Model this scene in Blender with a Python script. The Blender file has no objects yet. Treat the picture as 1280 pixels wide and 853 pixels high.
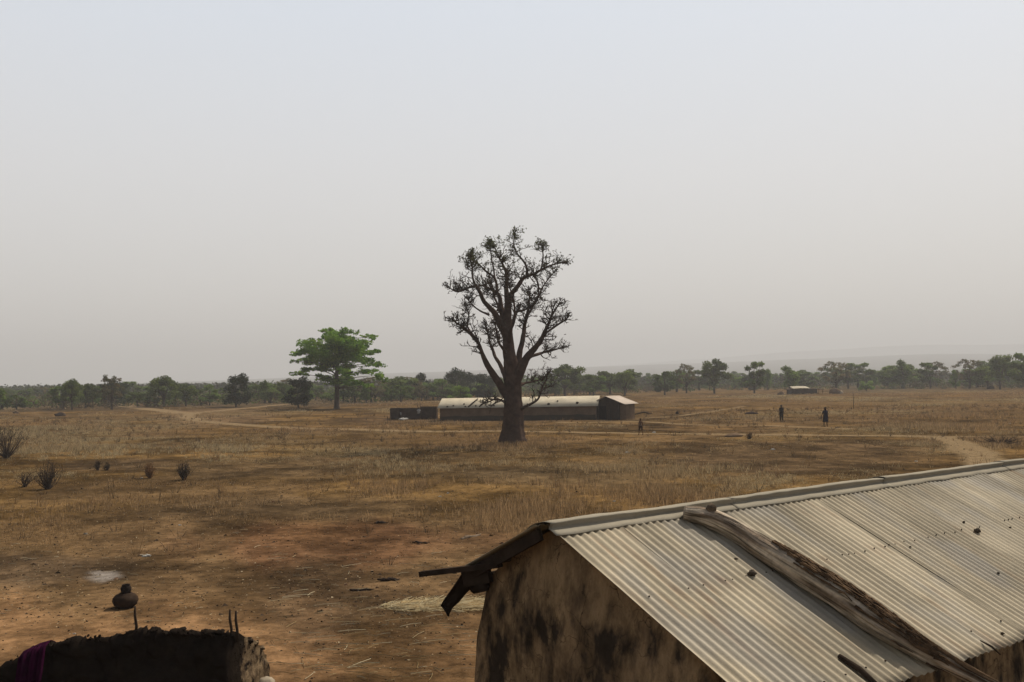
import bpy, math, random
import numpy as np
from mathutils import Vector, Matrix, noise as mnoise
random.seed(7); RNG = np.random.default_rng(11)
R = math.radians
S = bpy.context.scene
COL = S.collection

# ------------------------------------------------------------------ camera, sky, sun, exposure
CAM_H, F, PITCH, ROLL = 4.6, 1244.4, R(2.19), R(0.8)
FW = Vector((0, math.cos(PITCH), math.sin(PITCH)))
_r0, _u0 = Vector((1, 0, 0)), Vector((0, -math.sin(PITCH), math.cos(PITCH)))
RT = _r0 * math.cos(ROLL) - _u0 * math.sin(ROLL)
UP = _u0 * math.cos(ROLL) + _r0 * math.sin(ROLL)
CP = Vector((0, 0, CAM_H))
cd = bpy.data.cameras.new('camera'); cd.lens = 35; cd.sensor_width = 36; cd.clip_start = 0.1; cd.clip_end = 30000
cam = bpy.data.objects.new('camera', cd); COL.objects.link(cam); S.camera = cam
cam.matrix_world = Matrix(((RT.x, UP.x, -FW.x, 0), (RT.y, UP.y, -FW.y, 0), (RT.z, UP.z, -FW.z, CAM_H), (0, 0, 0, 1)))

SUN_EL, SUN_AZ = R(50), R(44)          # azimuth from +Y towards +X
SD = Vector((math.sin(SUN_AZ) * math.cos(SUN_EL), math.cos(SUN_AZ) * math.cos(SUN_EL), math.sin(SUN_EL)))
W = bpy.data.worlds.new("World"); S.world = W; W.use_nodes = True
nt = W.node_tree; nt.nodes.clear()
def N(t, **k):
    n = nt.nodes.new(t)
    for a, b in k.items(): setattr(n, a, b)
    return n
out = N('ShaderNodeOutputWorld'); bg = N('ShaderNodeBackground'); bg.inputs[1].default_value = 0.1
sky = N('ShaderNodeTexSky', sky_type='NISHITA', sun_disc=False)
sky.sun_elevation = SUN_EL; sky.sun_rotation = SUN_AZ; sky.dust_density = 4.0; sky.air_density = 1.2
tc = N('ShaderNodeTexCoord'); sx = N('ShaderNodeSeparateXYZ'); nt.links.new(tc.outputs['Generated'], sx.inputs[0])
ramp = N('ShaderNodeValToRGB'); nt.links.new(sx.outputs['Z'], ramp.inputs[0])
cr = ramp.color_ramp
SKYC = [(0.0, (.79, .765, .73)), (.07, (.82, .80, .775)), (.2, (.835, .835, .845)), (.36, (.80, .855, .93)), (1.0, (.5, .6, .75))]
cr.elements[0].position = 0; cr.elements[0].color = (*SKYC[0][1], 1)
cr.elements[1].position = 1; cr.elements[1].color = (*SKYC[-1][1], 1)
for p, c in SKYC[1:-1]:
    e = cr.elements.new(p); e.color = (*c, 1)
x10 = N('ShaderNodeVectorMath', operation='SCALE'); x10.inputs[3].default_value = 10.0
nt.links.new(ramp.outputs[0], x10.inputs[0])
mr = N('ShaderNodeMapRange'); nt.links.new(sx.outputs['Z'], mr.inputs[0])
mr.inputs[1].default_value = .38; mr.inputs[2].default_value = .72; mr.inputs[3].default_value = .86; mr.inputs[4].default_value = .05
mix = N('ShaderNodeMix', data_type='RGBA'); nt.links.new(mr.outputs[0], mix.inputs[0])
nt.links.new(sky.outputs[0], mix.inputs[6]); nt.links.new(x10.outputs[0], mix.inputs[7])
dt = N('ShaderNodeVectorMath', operation='DOT_PRODUCT'); dt.inputs[1].default_value = (math.sin(SUN_AZ), math.cos(SUN_AZ), 0)
nt.links.new(tc.outputs['Generated'], dt.inputs[0]); m2 = N('ShaderNodeMapRange'); nt.links.new(dt.outputs['Value'], m2.inputs[0])
m2.inputs[1].default_value = -.8; m2.inputs[2].default_value = .25; m2.inputs[3].default_value = .5; m2.inputs[4].default_value = 1.
sc2 = N('ShaderNodeVectorMath', operation='SCALE'); nt.links.new(mix.outputs[2], sc2.inputs[0]); nt.links.new(m2.outputs[0], sc2.inputs[3])   # hazy sky is dimmer away from the sun
nt.links.new(sc2.outputs[0], bg.inputs[0]); nt.links.new(bg.outputs[0], out.inputs[0])
sl = bpy.data.lights.new('sun', 'SUN'); sl.energy = 5.0; sl.angle = R(0.6); sl.color = (1.0, .93, .82)
so = bpy.data.objects.new('sun', sl); COL.objects.link(so); so.location = (0, 0, 60)
so.rotation_euler = (-SD).to_track_quat('-Z', 'Y').to_euler()
S.view_settings.view_transform = 'Standard'; S.view_settings.look = 'None'
S.view_settings.exposure = 0.0; S.view_settings.gamma = 1.0
S.cycles.volume_bounces = 1; S.cycles.max_bounces = 6; S.cycles.use_denoising = True

# ------------------------------------------------------------------ picking points
def ray(px, py):
    return (FW + RT * ((px - 640) / F) - UP * ((py - 426.5) / F))
def G(px, py, z=0.0):                      # point at height z seen at a place of the photograph
    d = ray(px, py); t = (z - CAM_H) / d.z
    return CP + d * t
def AT(px, py, dist):                      # point at a given depth (metres along +Y)
    d = ray(px, py); return CP + d * (dist / d.y)
def vn(x, y, seed=0):
    x = np.asarray(x, float); y = np.asarray(y, float)
    xi = np.floor(x).astype(np.int64); yi = np.floor(y).astype(np.int64)
    xf, yf = x - xi, y - yi
    def h(a, b):
        n = (a * 374761393 + b * 668265263 + seed * 974711) & 0xffffffff
        n = ((n ^ (n >> 13)) * 1274126177) & 0xffffffff
        return ((n ^ (n >> 16)) & 0xffff) / 65535.0
    u, v = xf * xf * (3 - 2 * xf), yf * yf * (3 - 2 * yf)
    return (h(xi, yi) * (1 - u) + h(xi + 1, yi) * u) * (1 - v) + (h(xi, yi + 1) * (1 - u) + h(xi + 1, yi + 1) * u) * v
def fbm(x, y, s=0, o=4):
    a, t, r = 1., 0., 0.
    for k in range(o):
        r = r + a * vn(np.asarray(x) * 2 ** k + 17.3 * k, np.asarray(y) * 2 ** k - 9.1 * k, s + k); t += a; a *= .5
    return r / t
def sst(x, a, b):
    t = np.clip((np.asarray(x, float) - a) / (b - a), 0, 1); return t * t * (3 - 2 * t)
HX = np.array([-400, 0, 200, 340, 500, 640, 820, 900, 1000, 1150, 1280, 1700]); HX = (HX - 640) / F
H1 = np.array([2, 1, 3, 6, 11, 13, 16, 18, 20, 22, 22, 18.]) * 5000 / F
H2 = np.array([0, 0, 0, 0, 0, 8, 17, 22, 28, 31, 29, 20.]) * 7000 / F
def gz(x, y):
    x = np.asarray(x, float); y = np.asarray(y, float); r = np.hypot(x, y); a = x / np.maximum(np.abs(y), 1e-3)
    near = (fbm(x / 14, y / 14, 3, 3) - .5) * .34 + (fbm(x / 2.2, y / 2.2, 5, 3) - .5) * .07
    z = near * sst(r, 9, 30) * (1 - sst(r, 300, 700))
    f = np.where(y > 0, 1., .4); a = np.where(y > 0, a, 0)
    z = z + f * (np.interp(a, HX, H1) * (.93 + .14 * fbm(a * 14, a * 0 + 2.2, 8, 4)) * sst(r, 2000, 5000) * (1 - .8 * sst(r, 5100, 6000)))
    z = z + f * (np.interp(a, HX, H2) * (.9 + .2 * fbm(a * 9, a * 0 + 5.2, 9, 4)) * sst(r, 6000, 7000))
    return z
def GP(px, py):                            # on the real ground
    p = G(px, py)
    for _ in range(3):
        p = G(px, py, float(gz(p.x, p.y)))
    return p

# ------------------------------------------------------------------ objects
def tag(o, label=None, cat=None, group=None, kind=None):
    for k, v in (('label', label), ('category', cat), ('group', group), ('kind', kind)):
        if v: o[k] = v
    return o
def empty(name, loc, label, cat, group=None, rz=0.):
    o = bpy.data.objects.new(name, None); COL.objects.link(o); o.location = loc; o.rotation_euler.z = rz
    o.empty_display_size = .1
    bpy.context.view_layer.update() if False else None
    return tag(o, label, cat, group)
class MB:
    def __init__(s): s.v = []; s.f = []; s.n = 0
    def add(s, v, f):
        s.v.extend([tuple(p) for p in v]); s.f.extend([tuple(i + s.n for i in q) for q in f]); s.n += len(v); return s
    def box(s, c, d, m=None, taper=1.0):
        v = []
        for sz in (-.5, .5):
            k = taper if sz > 0 else 1
            for a, b in ((-.5, -.5), (.5, -.5), (.5, .5), (-.5, .5)):
                p = Vector((a * d[0] * k, b * d[1] * k, sz * d[2]))
                if m is not None: p = m @ p
                v.append(p + Vector(c))
        return s.add(v, [(0, 3, 2, 1), (4, 5, 6, 7), (0, 1, 5, 4), (1, 2, 6, 5), (2, 3, 7, 6), (3, 0, 4, 7)])
    def beam(s, a, b, w, h, up=(0, 0, 1)):
        a, b = Vector(a), Vector(b); d = (b - a); L = d.length; d.normalize()
        sd = d.cross(Vector(up)).normalized(); u = sd.cross(d)
        m = Matrix((d, sd, u)).transposed()
        return s.box((a + b) / 2, (L, w, h), m)
    def tube(s, pts, rad, n=8, cap=True, rough=0., seed=0, flut=None):
        pts = [Vector(p) for p in pts]; k = len(pts)
        if not hasattr(rad, '__len__'): rad = [rad] * k
        t0 = (pts[1] - pts[0]).normalized()
        nrm = t0.orthogonal().normalized(); v = []
        for i in range(k):
            t = (pts[min(i + 1, k - 1)] - pts[max(i - 1, 0)]).normalized()
            nrm = (nrm - t * nrm.dot(t));
            nrm = nrm.normalized() if nrm.length > 1e-5 else t.orthogonal().normalized()
            b = t.cross(nrm)
            for j in range(n):
                a = 2 * math.pi * j / n; r = rad[i]
                if rough: r *= 1 + rough * (mnoise.noise(Vector((math.cos(a) * 1.3 + seed, math.sin(a) * 1.3, i * .7 + seed))))
                if flut: r *= flut(i, a)
                v.append(pts[i] + (nrm * math.cos(a) + b * math.sin(a)) * r)
        f = [(i * n + j, i * n + (j + 1) % n, (i + 1) * n + (j + 1) % n, (i + 1) * n + j) for i in range(k - 1) for j in range(n)]
        if cap: f += [tuple(range(n - 1, -1, -1)), tuple((k - 1) * n + j for j in range(n))]
        return s.add(v, f)
    def blob(s, c, r, seed=0, rough=.25, n=10, m=6, flat=None):
        v = []; c = Vector(c); r = Vector(r) if hasattr(r, '__len__') else Vector((r, r, r))
        for i in range(m + 1):
            th = math.pi * i / m
            for j in range(n):
                ph = 2 * math.pi * j / n
                d = Vector((math.sin(th) * math.cos(ph), math.sin(th) * math.sin(ph), math.cos(th)))
                k = 1 + rough * mnoise.noise(d * 1.7 + Vector((seed * 3.1, seed, 0)))
                p = Vector((d.x * r.x, d.y * r.y, d.z * r.z)) * k
                if flat is not None: p.z = max(p.z, flat)
                v.append(c + p)
        f = [(i * n + j, (i + 1) * n + j, (i + 1) * n + (j + 1) % n, i * n + (j + 1) % n) for i in range(m) for j in range(n)]
        return s.add(v, f)
    def lathe(s, prof, c=(0, 0, 0), n=24, rough=0.):
        v = []
        for r, z in prof:
            for j in range(n):
                a = 2 * math.pi * j / n
                k = 1 + rough * mnoise.noise(Vector((math.cos(a), math.sin(a), z * 4)))
                v.append((c[0] + r * k * math.cos(a), c[1] + r * k * math.sin(a), c[2] + z))
        f = [(i * n + j, i * n + (j + 1) % n, (i + 1) * n + (j + 1) % n, (i + 1) * n + j) for i in range(len(prof) - 1) for j in range(n)]
        return s.add(v, f)
    def grid(s, fn, nu, nv):
        v = [fn(i / nu, j / nv) for j in range(nv + 1) for i in range(nu + 1)]
        f = [(j * (nu + 1) + i, j * (nu + 1) + i + 1, (j + 1) * (nu + 1) + i + 1, (j + 1) * (nu + 1) + i) for j in range(nv) for i in range(nu)]
        return s.add(v, f)
    def mesh(s, name, mat, smooth=True):
        me = bpy.data.meshes.new(name); me.from_pydata(s.v, [], s.f)
        me.polygons.foreach_set('use_smooth', [smooth] * len(me.polygons)); me.materials.append(mat); me.update(); return me
    def obj(s, name, mat, parent=None, smooth=True, loc=None):
        return link(name, s.mesh(name, mat, smooth), parent, loc)
def link(name, me, parent=None, loc=None):
    o = bpy.data.objects.new(name, me); COL.objects.link(o)
    if parent is not None: o.parent = parent       # part geometry is in the thing's own space
    if loc is not None: o.location = loc
    return o
def npmesh(name, V, nper, mat, smooth=False, col=None):   # V (k*nper,3): k separate faces of nper corners
    me = bpy.data.meshes.new(name); k = len(V) // nper
    me.vertices.add(len(V)); me.vertices.foreach_set('co', np.asarray(V, np.float32).ravel())
    me.loops.add(len(V)); me.loops.foreach_set('vertex_index', np.arange(len(V), dtype=np.int32))
    me.polygons.add(k); me.polygons.foreach_set('loop_start', np.arange(0, len(V), nper, dtype=np.int32))
    me.polygons.foreach_set('loop_total', np.full(k, nper, np.int32)); me.update(calc_edges=True)
    me.materials.append(mat)
    if col is not None:
        a = me.color_attributes.new('tint', 'FLOAT_COLOR', 'POINT')
        a.data.foreach_set('color', np.c_[col, np.ones(len(col))].astype(np.float32).ravel())
    return me
def dup(root, loc, rz=0., sc=1., label=None, cat=None, group=None):
    c = root.copy(); COL.objects.link(c); c.location = loc; c.rotation_euler.z = rz
    c.scale = (sc, sc, sc) if not hasattr(sc, '__len__') else sc
    if label: c['label'] = label
    if cat: c['category'] = cat
    if group: c['group'] = group
    elif 'group' in c: del c['group']
    for ch in CH.get(root.name, ()):
        d = ch.copy(); COL.objects.link(d); d.parent = c
    return c
CH = {}

# ------------------------------------------------------------------ materials
def mat(name, c1, c2=None, scale=4., rough=.9, bump=.0, bscale=None, metal=0., c3=None, s3=1., m3=(.5, .6), attr=None, trans=0., detail=6., stretch=None, objvar=0., vary=0., vscale=1., zst=None, spec=.0, veins=None):
    m = bpy.data.materials.new(name); m.use_nodes = True; t = m.node_tree; n = t.nodes; L = t.links
    b = n['Principled BSDF']; b.inputs['Roughness'].default_value = rough; b.inputs['Metallic'].default_value = metal
    b.inputs['Specular IOR Level'].default_value = spec
    co = n.new('ShaderNodeTexCoord'); vec = co.outputs['Object']
    if stretch:
        mp = n.new('ShaderNodeMapping'); mp.inputs['Scale'].default_value = stretch; L.new(vec, mp.inputs[0]); vec = mp.outputs[0]
    def nz(s, d=detail, r=.6):
        x = n.new('ShaderNodeTexNoise'); x.inputs['Scale'].default_value = s; x.inputs['Detail'].default_value = d
        x.inputs['Roughness'].default_value = r; L.new(vec, x.inputs['Vector']); return x.outputs['Fac']
    def rng(src, a, b_, lo=0., hi=1.):
        x = n.new('ShaderNodeMapRange'); L.new(src, x.inputs[0])
        for i, v in enumerate((a, b_, lo, hi)): x.inputs[i + 1].default_value = v
        return x.outputs[0]
    def mx(f, a, b_, bt='MIX'):
        x = n.new('ShaderNodeMix'); x.data_type = 'RGBA'; x.blend_type = bt
        if isinstance(f, float): x.inputs[0].default_value = f
        else: L.new(f, x.inputs[0])
        for i, v in ((6, a), (7, b_)):
            if isinstance(v, tuple): x.inputs[i].default_value = (*v, 1)
            else: L.new(v, x.inputs[i])
        return x.outputs[2]
    if attr:
        at = n.new('ShaderNodeAttribute'); at.attribute_name = attr; col = at.outputs['Color']
        if c2: col = mx(rng(nz(scale), .35, .65), col, c2)
    else:
        col = mx(rng(nz(scale), .35, .65), c1, c2 or c1)
    if c3:
        k3 = rng(nz(s3), m3[0], m3[1])
        if zst:
            sp_ = n.new('ShaderNodeSeparateXYZ'); L.new(co.outputs['Object'], sp_.inputs[0]); mu = n.new('ShaderNodeMath'); mu.operation = 'ADD'
            L.new(nz(s3), mu.inputs[0]); L.new(rng(sp_.outputs['Z'], zst[0], zst[1], zst[2], zst[3]), mu.inputs[1]); k3 = rng(mu.outputs[0], m3[0], m3[1])
        col = mx(k3, col, c3)
    if veins:
        wz = n.new('ShaderNodeTexNoise'); wz.inputs['Scale'].default_value = 3.; wz.inputs['Detail'].default_value = 5.; L.new(co.outputs['Object'], wz.inputs['Vector'])
        ad = n.new('ShaderNodeMix'); ad.data_type = 'VECTOR'; ad.inputs[0].default_value = .35; L.new(co.outputs['Object'], ad.inputs[4]); L.new(wz.outputs['Color'], ad.inputs[5])
        for sc_, w_, cc_, am in veins:
            vo = n.new('ShaderNodeTexVoronoi'); vo.feature = 'DISTANCE_TO_EDGE'; vo.inputs['Scale'].default_value = sc_; L.new(ad.outputs[1], vo.inputs['Vector'])
            mm = n.new('ShaderNodeMath'); mm.operation = 'MULTIPLY'; L.new(rng(vo.outputs['Distance'], 0., w_, am, 0.), mm.inputs[0]); L.new(rng(nz(2.6), .42, .58), mm.inputs[1]); col = mx(mm.outputs[0], col, cc_)
    if vary:
        g = rng(nz(vscale, 9., .75), .36, .64, 1 - vary, 1 + vary)
        cb = n.new('ShaderNodeVectorMath'); cb.operation = 'SCALE'; L.new(col, cb.inputs[0]); L.new(g, cb.inputs[3]); col = cb.outputs[0]
    if objvar:
        oi = n.new('ShaderNodeObjectInfo'); g = rng(oi.outputs['Random'], 0., 1., 1 - objvar, 1 + objvar)
        cb = n.new('ShaderNodeVectorMath'); cb.operation = 'SCALE'; L.new(col, cb.inputs[0]); L.new(g, cb.inputs[3]); col = cb.outputs[0]
    L.new(col, b.inputs['Base Color'])
    if bump:
        bp = n.new('ShaderNodeBump'); bp.inputs['Strength'].default_value = bump; bp.inputs['Distance'].default_value = .02
        L.new(nz(bscale or scale * 3, 8.), bp.inputs['Height']); L.new(bp.outputs[0], b.inputs['Normal'])
    if trans:
        tr = n.new('ShaderNodeBsdfTranslucent'); L.new(col, tr.inputs[0])
        ms = n.new('ShaderNodeMixShader'); ms.inputs[0].default_value = trans
        L.new(b.outputs[0], ms.inputs[1]); L.new(tr.outputs[0], ms.inputs[2]); L.new(ms.outputs[0], n['Material Output'].inputs[0])
    return m
M = {}
M['ground'] = mat('ground_soil', None, attr='tint', rough=.95, bump=1., bscale=7., vary=.45, vscale=3.2)
M['grass'] = mat('dry_grass_blades', None, attr='tint', rough=.8, trans=.35)
M['litter'] = mat('ground_litter', None, attr='tint', rough=.9)
M['far'] = mat('far_canopy', (.05, .065, .035), (.035, .045, .026), .3)
M['roof'] = mat('dusty_corrugated_sheet', None, attr='tint', rough=.75, bump=.12, bscale=60., spec=.08, objvar=.03, vary=.1, vscale=5.)
M['roof_old'] = mat('dusty_galvanised_sheet', (.36, .30, .195), (.31, .26, .175), 1.6, .75, .12, 60., metal=.0, c3=(.36, .26, .155), s3=2.2, m3=(.56, .75), objvar=.035, vary=.1, vscale=5., stretch=(1, 1, 1))
M['cap'] = mat('weathered_ridge_sheet', (.31, .27, .2), (.24, .215, .165), 3., .7, .1, 40., metal=.0, vary=.12, vscale=6.)
M['mud'] = mat('stained_mud_plaster', (.30, .205, .11), (.22, .148, .082), 2.2, .95, .8, 16., c3=(.045, .034, .024), s3=3.6, m3=(.45, .6), vary=.4, vscale=5., stretch=(1.6, 1.6, .75), zst=(2.9, 3.4, .02, -.16), veins=[(3.2, .10, (.17, .115, .065), .75), (5.5, .018, (.03, .022, .015), .9)])
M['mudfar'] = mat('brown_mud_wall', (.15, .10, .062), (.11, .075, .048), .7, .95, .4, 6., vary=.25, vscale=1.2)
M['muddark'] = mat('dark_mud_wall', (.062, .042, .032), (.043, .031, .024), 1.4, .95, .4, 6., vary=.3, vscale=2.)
M['stainband'] = mat('damp_dark_plaster', (.04, .034, .026), (.055, .042, .03), 1.2, .95, .3, 6.)
M['tin'] = mat('pale_roof_tin', (.42, .37, .275), (.33, .29, .215), .8, .5, .1, 8., metal=.1, objvar=.06)
M['tinpink'] = mat('dusty_pinkish_tin', (.5, .42, .34), (.42, .35, .28), .8, .6, .1, 8.)
M['wood'] = mat('weathered_grey_wood', (.2, .155, .11), (.12, .09, .062), 6., .9, .8, 22., c3=(.05, .036, .025), s3=5., m3=(.55, .68), stretch=(1, 1, 1), vary=.25, vscale=12.)
M['grainwood'] = mat('grained_grey_wood', None, attr='tint', rough=.9, bump=.7, bscale=26., vary=.2, vscale=14.)
M['splinter'] = mat('splintered_dark_wood', (.13, .085, .05), (.045, .03, .02), 9., .95, .5, 30., vary=.3, vscale=14.)
M['pole'] = mat('dark_old_timber', (.05, .036, .026), (.03, .022, .017), 8., .9, .4, 20.)
M['endwood'] = mat('pale_cut_timber', (.28, .21, .14), (.17, .12, .08), 14., .9, .6, 30.)
M['shademud'] = mat('shade_dark_crumbling_mud', (.014, .0105, .008), (.022, .0165, .012), 6., 1., .9, 18.)  # near black stands for shade on the wall face and in the hut's door opening
M['sunmud'] = mat('sun_lightened_mud', (.17, .12, .07), (.07, .048, .03), 9., 1., 1., 16., c3=(.02, .015, .012), s3=7., m3=(.52, .6))  # lighter copy of the wall mud, sunlight put into its colour
M['stone'] = mat('brown_stone', (.1, .08, .06), (.06, .048, .036), 10., .9, .5, 20.)
M['palestone'] = mat('pale_stone', (.3, .25, .18), (.22, .18, .13), 10., .9, .3, 20.)
M['clay'] = mat('dark_clay_pot', (.045, .03, .02), (.028, .019, .014), 8., .7, .2, 20.)
M['soot'] = mat('sooty_black_pot', (.018, .014, .012), (.026, .02, .017), 8., .7, .2, 20.)
M['cloth'] = mat('magenta_cloth', (.035, .006, .021), (.018, .004, .012), 8., .9, .2, 30.)
M['bark'] = mat('baobab_bark', (.085, .056, .042), (.055, .038, .03), 1.6, .9, .8, 7., vary=.25, vscale=3.)
M['twig'] = mat('dark_twigs', (.06, .043, .032), (.045, .033, .026), 2., .9)
M['baoleaf'] = mat('sparse_young_leaves', None, attr='tint', rough=.7, trans=.3)
M['drystem'] = mat('reddish_dry_stems', (.18, .10, .05), (.13, .075, .04), 4., .9)
M['trunk'] = mat('savanna_trunk_bark', (.07, .052, .038), (.045, .034, .026), 3., .9, .4, 9.)
M['leafgreen'] = mat('fresh_green_leaves', None, attr='tint', rough=.65, trans=.5)
for k, a in (('l_olive', .0), ('l_dark', .0), ('l_grey', .0), ('l_light', .0)):
    M[k] = mat(k.replace('l_', '') + '_savanna_leaves', None, attr='tint', rough=.75, trans=.42 if k != 'l_dark' else .25, objvar=.25)
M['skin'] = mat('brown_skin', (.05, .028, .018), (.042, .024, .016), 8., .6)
M['skintan'] = mat('warm_brown_skin', (.13, .075, .045), (.10, .058, .036), 8., .6)  # lighter brown skin of the bare chested child
M['hair'] = mat('black_hair', (.008, .007, .006), None, 8., .9)
M['navy'] = mat('dark_blue_dress_cloth', (.022, .022, .038), (.016, .016, .028), 8., .9)
M['darkcloth'] = mat('dark_clothes', (.018, .015, .013), (.026, .02, .018), 8., .9)
M['browncloth'] = mat('brown_shorts_cloth', (.045, .026, .018), None, 8., .9)
M['palecloth'] = mat('pale_grey_shirt_cloth', (.3, .3, .29), (.24, .24, .23), 8., .9)
M['white'] = mat('white_litter', (.45, .43, .38), (.36, .34, .3), 8., .8)
M['ash'] = mat('pale_ash', (.32, .29, .26), (.22, .19, .165), 4., 1., .3, 20.)
M['straw'] = mat('yellow_straw', None, attr='tint', rough=.7, trans=.2)
M['nail'] = mat('rusty_nail', (.05, .03, .02), None, 8., .8)

# ------------------------------------------------------------------ ground with soil patches, path and grass
def E(x0, x1, y0, y1):                    # a patch of the field between four edges, kept as world (azimuth slope, log distance)
    xm, ym = (x0 + x1) / 2, (y0 + y1) / 2
    a, b = G(xm, y1), G(xm, y0); l, r = G(x0, ym), G(x1, ym)
    return ((l.x / l.y + r.x / r.y) / 2, (math.log(a.y) + math.log(b.y)) / 2, abs(r.x / r.y - l.x / l.y) / 2, (math.log(b.y) - math.log(a.y)) / 2)
def inE(e, x, y, soft=.45, wob=.5, seed=1):
    ya = np.maximum(y, 2.)
    d = np.hypot((x / ya - e[0]) / e[2], (np.log(ya) - e[1]) / e[3]) + (fbm(x / (ya * .05), y / (ya * .16), seed, 4) - .5) * 2 * wob
    return 1 - sst(d, 1 - soft, 1 + soft * .6)
SOILS = [(E(-400, 1700, 640, 853), (.105, .07, .04), .75), (E(-500, 640, 745, 960), (.165, .102, .056), 1.), (E(560, 1400, 700, 960), (.15, .095, .052), .8),
         (E(230, 640, 648, 708), (.105, .056, .033), .65), (E(-60, 200, 686, 732), (.078, .056, .037), .85), (E(320, 500, 700, 800), (.094, .064, .04), .7),
         (E(840, 1200, 552, 598), (.078, .055, .034), .8), (E(200, 450, 572, 600), (.084, .06, .036), .75), (E(60, 260, 572, 590), (.084, .06, .038), .7), (E(-100, 170, 505, 517), (.06, .046, .032), .8),
         (E(170, 470, 500, 510), (.062, .05, .036), .7), (E(500, 900, 580, 612), (.085, .064, .04), .7), (E(1000, 1400, 478, 490), (.062, .052, .036), .9), (E(200, 330, 512, 532), (.13, .09, .055), .9),
         (E(440, 700, 513, 533), (.12, .08, .048), .6), (E(800, 1000, 520, 545), (.12, .08, .046), .5), (E(180, 560, 620, 650), (.085, .062, .04), .5)]
GRASSY = [(E(-150, 230, 522, 572), 1.), (E(330, 680, 534, 566), 1.), (E(840, 1500, 487, 524), 1.), (E(440, 530, 508, 518), .6), (E(780, 980, 585, 640), .9), (E(660, 860, 555, 600), .7),
          (E(60, 420, 600, 640), .5), (E(-50, 130, 640, 700), .6), (E(860, 1010, 592, 612), 1.), (E(1080, 1280, 545, 566), .7), (E(560, 900, 622, 664), .6), (E(260, 420, 512, 520), .7), (E(1020, 1300, 525, 545), .6), (E(300, 620, 640, 654), .5)]
def path_pts(l): return [GP(*p) for p in l]
PATHS = [(path_pts([(380, 503), (300, 511), (245, 516), (232, 520), (246, 526), (300, 531), (380, 536), (470, 538), (600, 539), (700, 540), (830, 542), (980, 543.5), (1120, 545), (1400, 549)]), .95),
         (path_pts([(1170, 546), (1200, 555), (1225, 568), (1240, 585), (1260, 610)]), 1.0), (path_pts([(700, 528), (800, 527), (860, 531), (960, 532), (1060, 536)]), .5), (path_pts([(120, 503), (232, 517)]), 1.6),
         (path_pts([(795, 524), (850, 520), (905, 512), (930, 508)]), .35)]
def pathmask(x, y):
    m = np.zeros_like(x)
    for pts, w in PATHS:
        for a, b in zip(pts[:-1], pts[1:]):
            dx, dy = b.x - a.x, b.y - a.y
            t = np.clip(((x - a.x) * dx + (y - a.y) * dy) / (dx * dx + dy * dy), 0, 1)
            d = np.hypot(x - a.x - t * dx, y - a.y - t * dy) + (fbm(x / 1.5, y / 1.5, 31, 3) - .5) * .7
            m = np.maximum(m, 1 - sst(d, w * .7, w * 1.5))
    return m
def grassmask(x, y):
    ya = np.maximum(y, 2.)
    g = sst(fbm(x / (2.5 + ya * .05), y / (2.5 + ya * .05), 41, 4), .36, .72) * .42 * sst(y, 24, 42)
    for k, (e, s) in enumerate(GRASSY): g = np.maximum(g, inE(e, x, y, .5, .55, 50 + k) * s)
    for e, c, s in SOILS[6:9]: g = g * (1 - .75 * inE(e, x, y, .4, .5, 71))
    far = sst(y, 170, 260) * .5
    g = np.maximum(g * (.15 + 1.1 * sst(fbm(x / 3.3, y / 3.3, 77, 4), .3, .7)), far * .6)
    return np.clip(g, 0, 1) * (1 - pathmask(x, y) * .97) * (1 - sst(y, 420, 600)) * sst(y, 16, 26)
def soil(x, y):
    c = np.tile(np.array([.092, .062, .033]), (len(x), 1))
    c = c * (.7 + .6 * sst(fbm(x / 9, y / 6, 90, 4), .3, .7))[:, None]; ht = sst(fbm(x / 6, y / 6, 94, 4), .35, .65)[:, None]; c = c * (1 - ht) + c * np.array([1.1, 1.05, .85]) * ht
    for k, (e, col, s) in enumerate(SOILS):
        m = (inE(e, x, y, .45, .5, 100 + k) * s)[:, None]
        c = c * (1 - m) + np.array(col) * m
    c = c * (.62 + .72 * sst(fbm(x / 2.3, y / 2.3, 91, 4), .28, .72))[:, None] * (.72 + .5 * sst(fbm(x / .7, y / .7, 92, 4), .3, .7))[:, None]
    g = grassmask(x, y)[:, None]; og = sst(fbm(x / 20, y / 20, 93, 2), .35, .65)[:, None]
    gc = np.array([.18, .132, .07]) * (1 - og) + np.array([.15, .098, .05]) * og
    c = c * (1 - g * .65) + gc * g * .65
    p = pathmask(x, y)[:, None] * .95
    c = c * (1 - p) + np.array([.21, .16, .10]) * p
    f = sst(np.hypot(x, y), 380, 520)[:, None]
    c = c * (1 - f) + (np.array([.055, .05, .034]) * (.6 + .8 * fbm(x / 60, y / 60, 95, 5))[:, None]) * f
    c = c * np.array([.86, .785, .67])
    a = (inE(AE, x, y, .7, .3, 7) * sst(fbm(x / .35, y / .35, 8, 3), .38, .6))[:, None] * .7
    return c * (1 - a) + np.array([.23, .20, .17]) * a
AE = E(108, 152, 711, 726)
rr = np.concatenate([np.linspace(0.5, 9, 18, endpoint=False), np.geomspace(9, 420, 520, endpoint=False), np.geomspace(420, 7400, 130)])
an = np.concatenate([np.linspace(R(-35), R(35), 620, endpoint=False), np.linspace(R(35), R(325), 120, endpoint=False)])
RR, AA = np.meshgrid(rr, an, indexing='ij'); GX, GY = (RR * np.sin(AA)).ravel(), (RR * np.cos(AA)).ravel()
GZ = gz(GX, GY); nr, na = len(rr), len(an)
gm = bpy.data.meshes.new('ground')
V = np.c_[GX, GY, GZ]; V = np.vstack([V, [0, 0, 0]])
i, j = np.meshgrid(np.arange(nr - 1), np.arange(na), indexing='ij'); i = i.ravel(); j = j.ravel(); j2 = (j + 1) % na
Q = np.c_[i * na + j, (i + 1) * na + j, (i + 1) * na + j2, i * na + j2].astype(np.int32)
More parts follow.
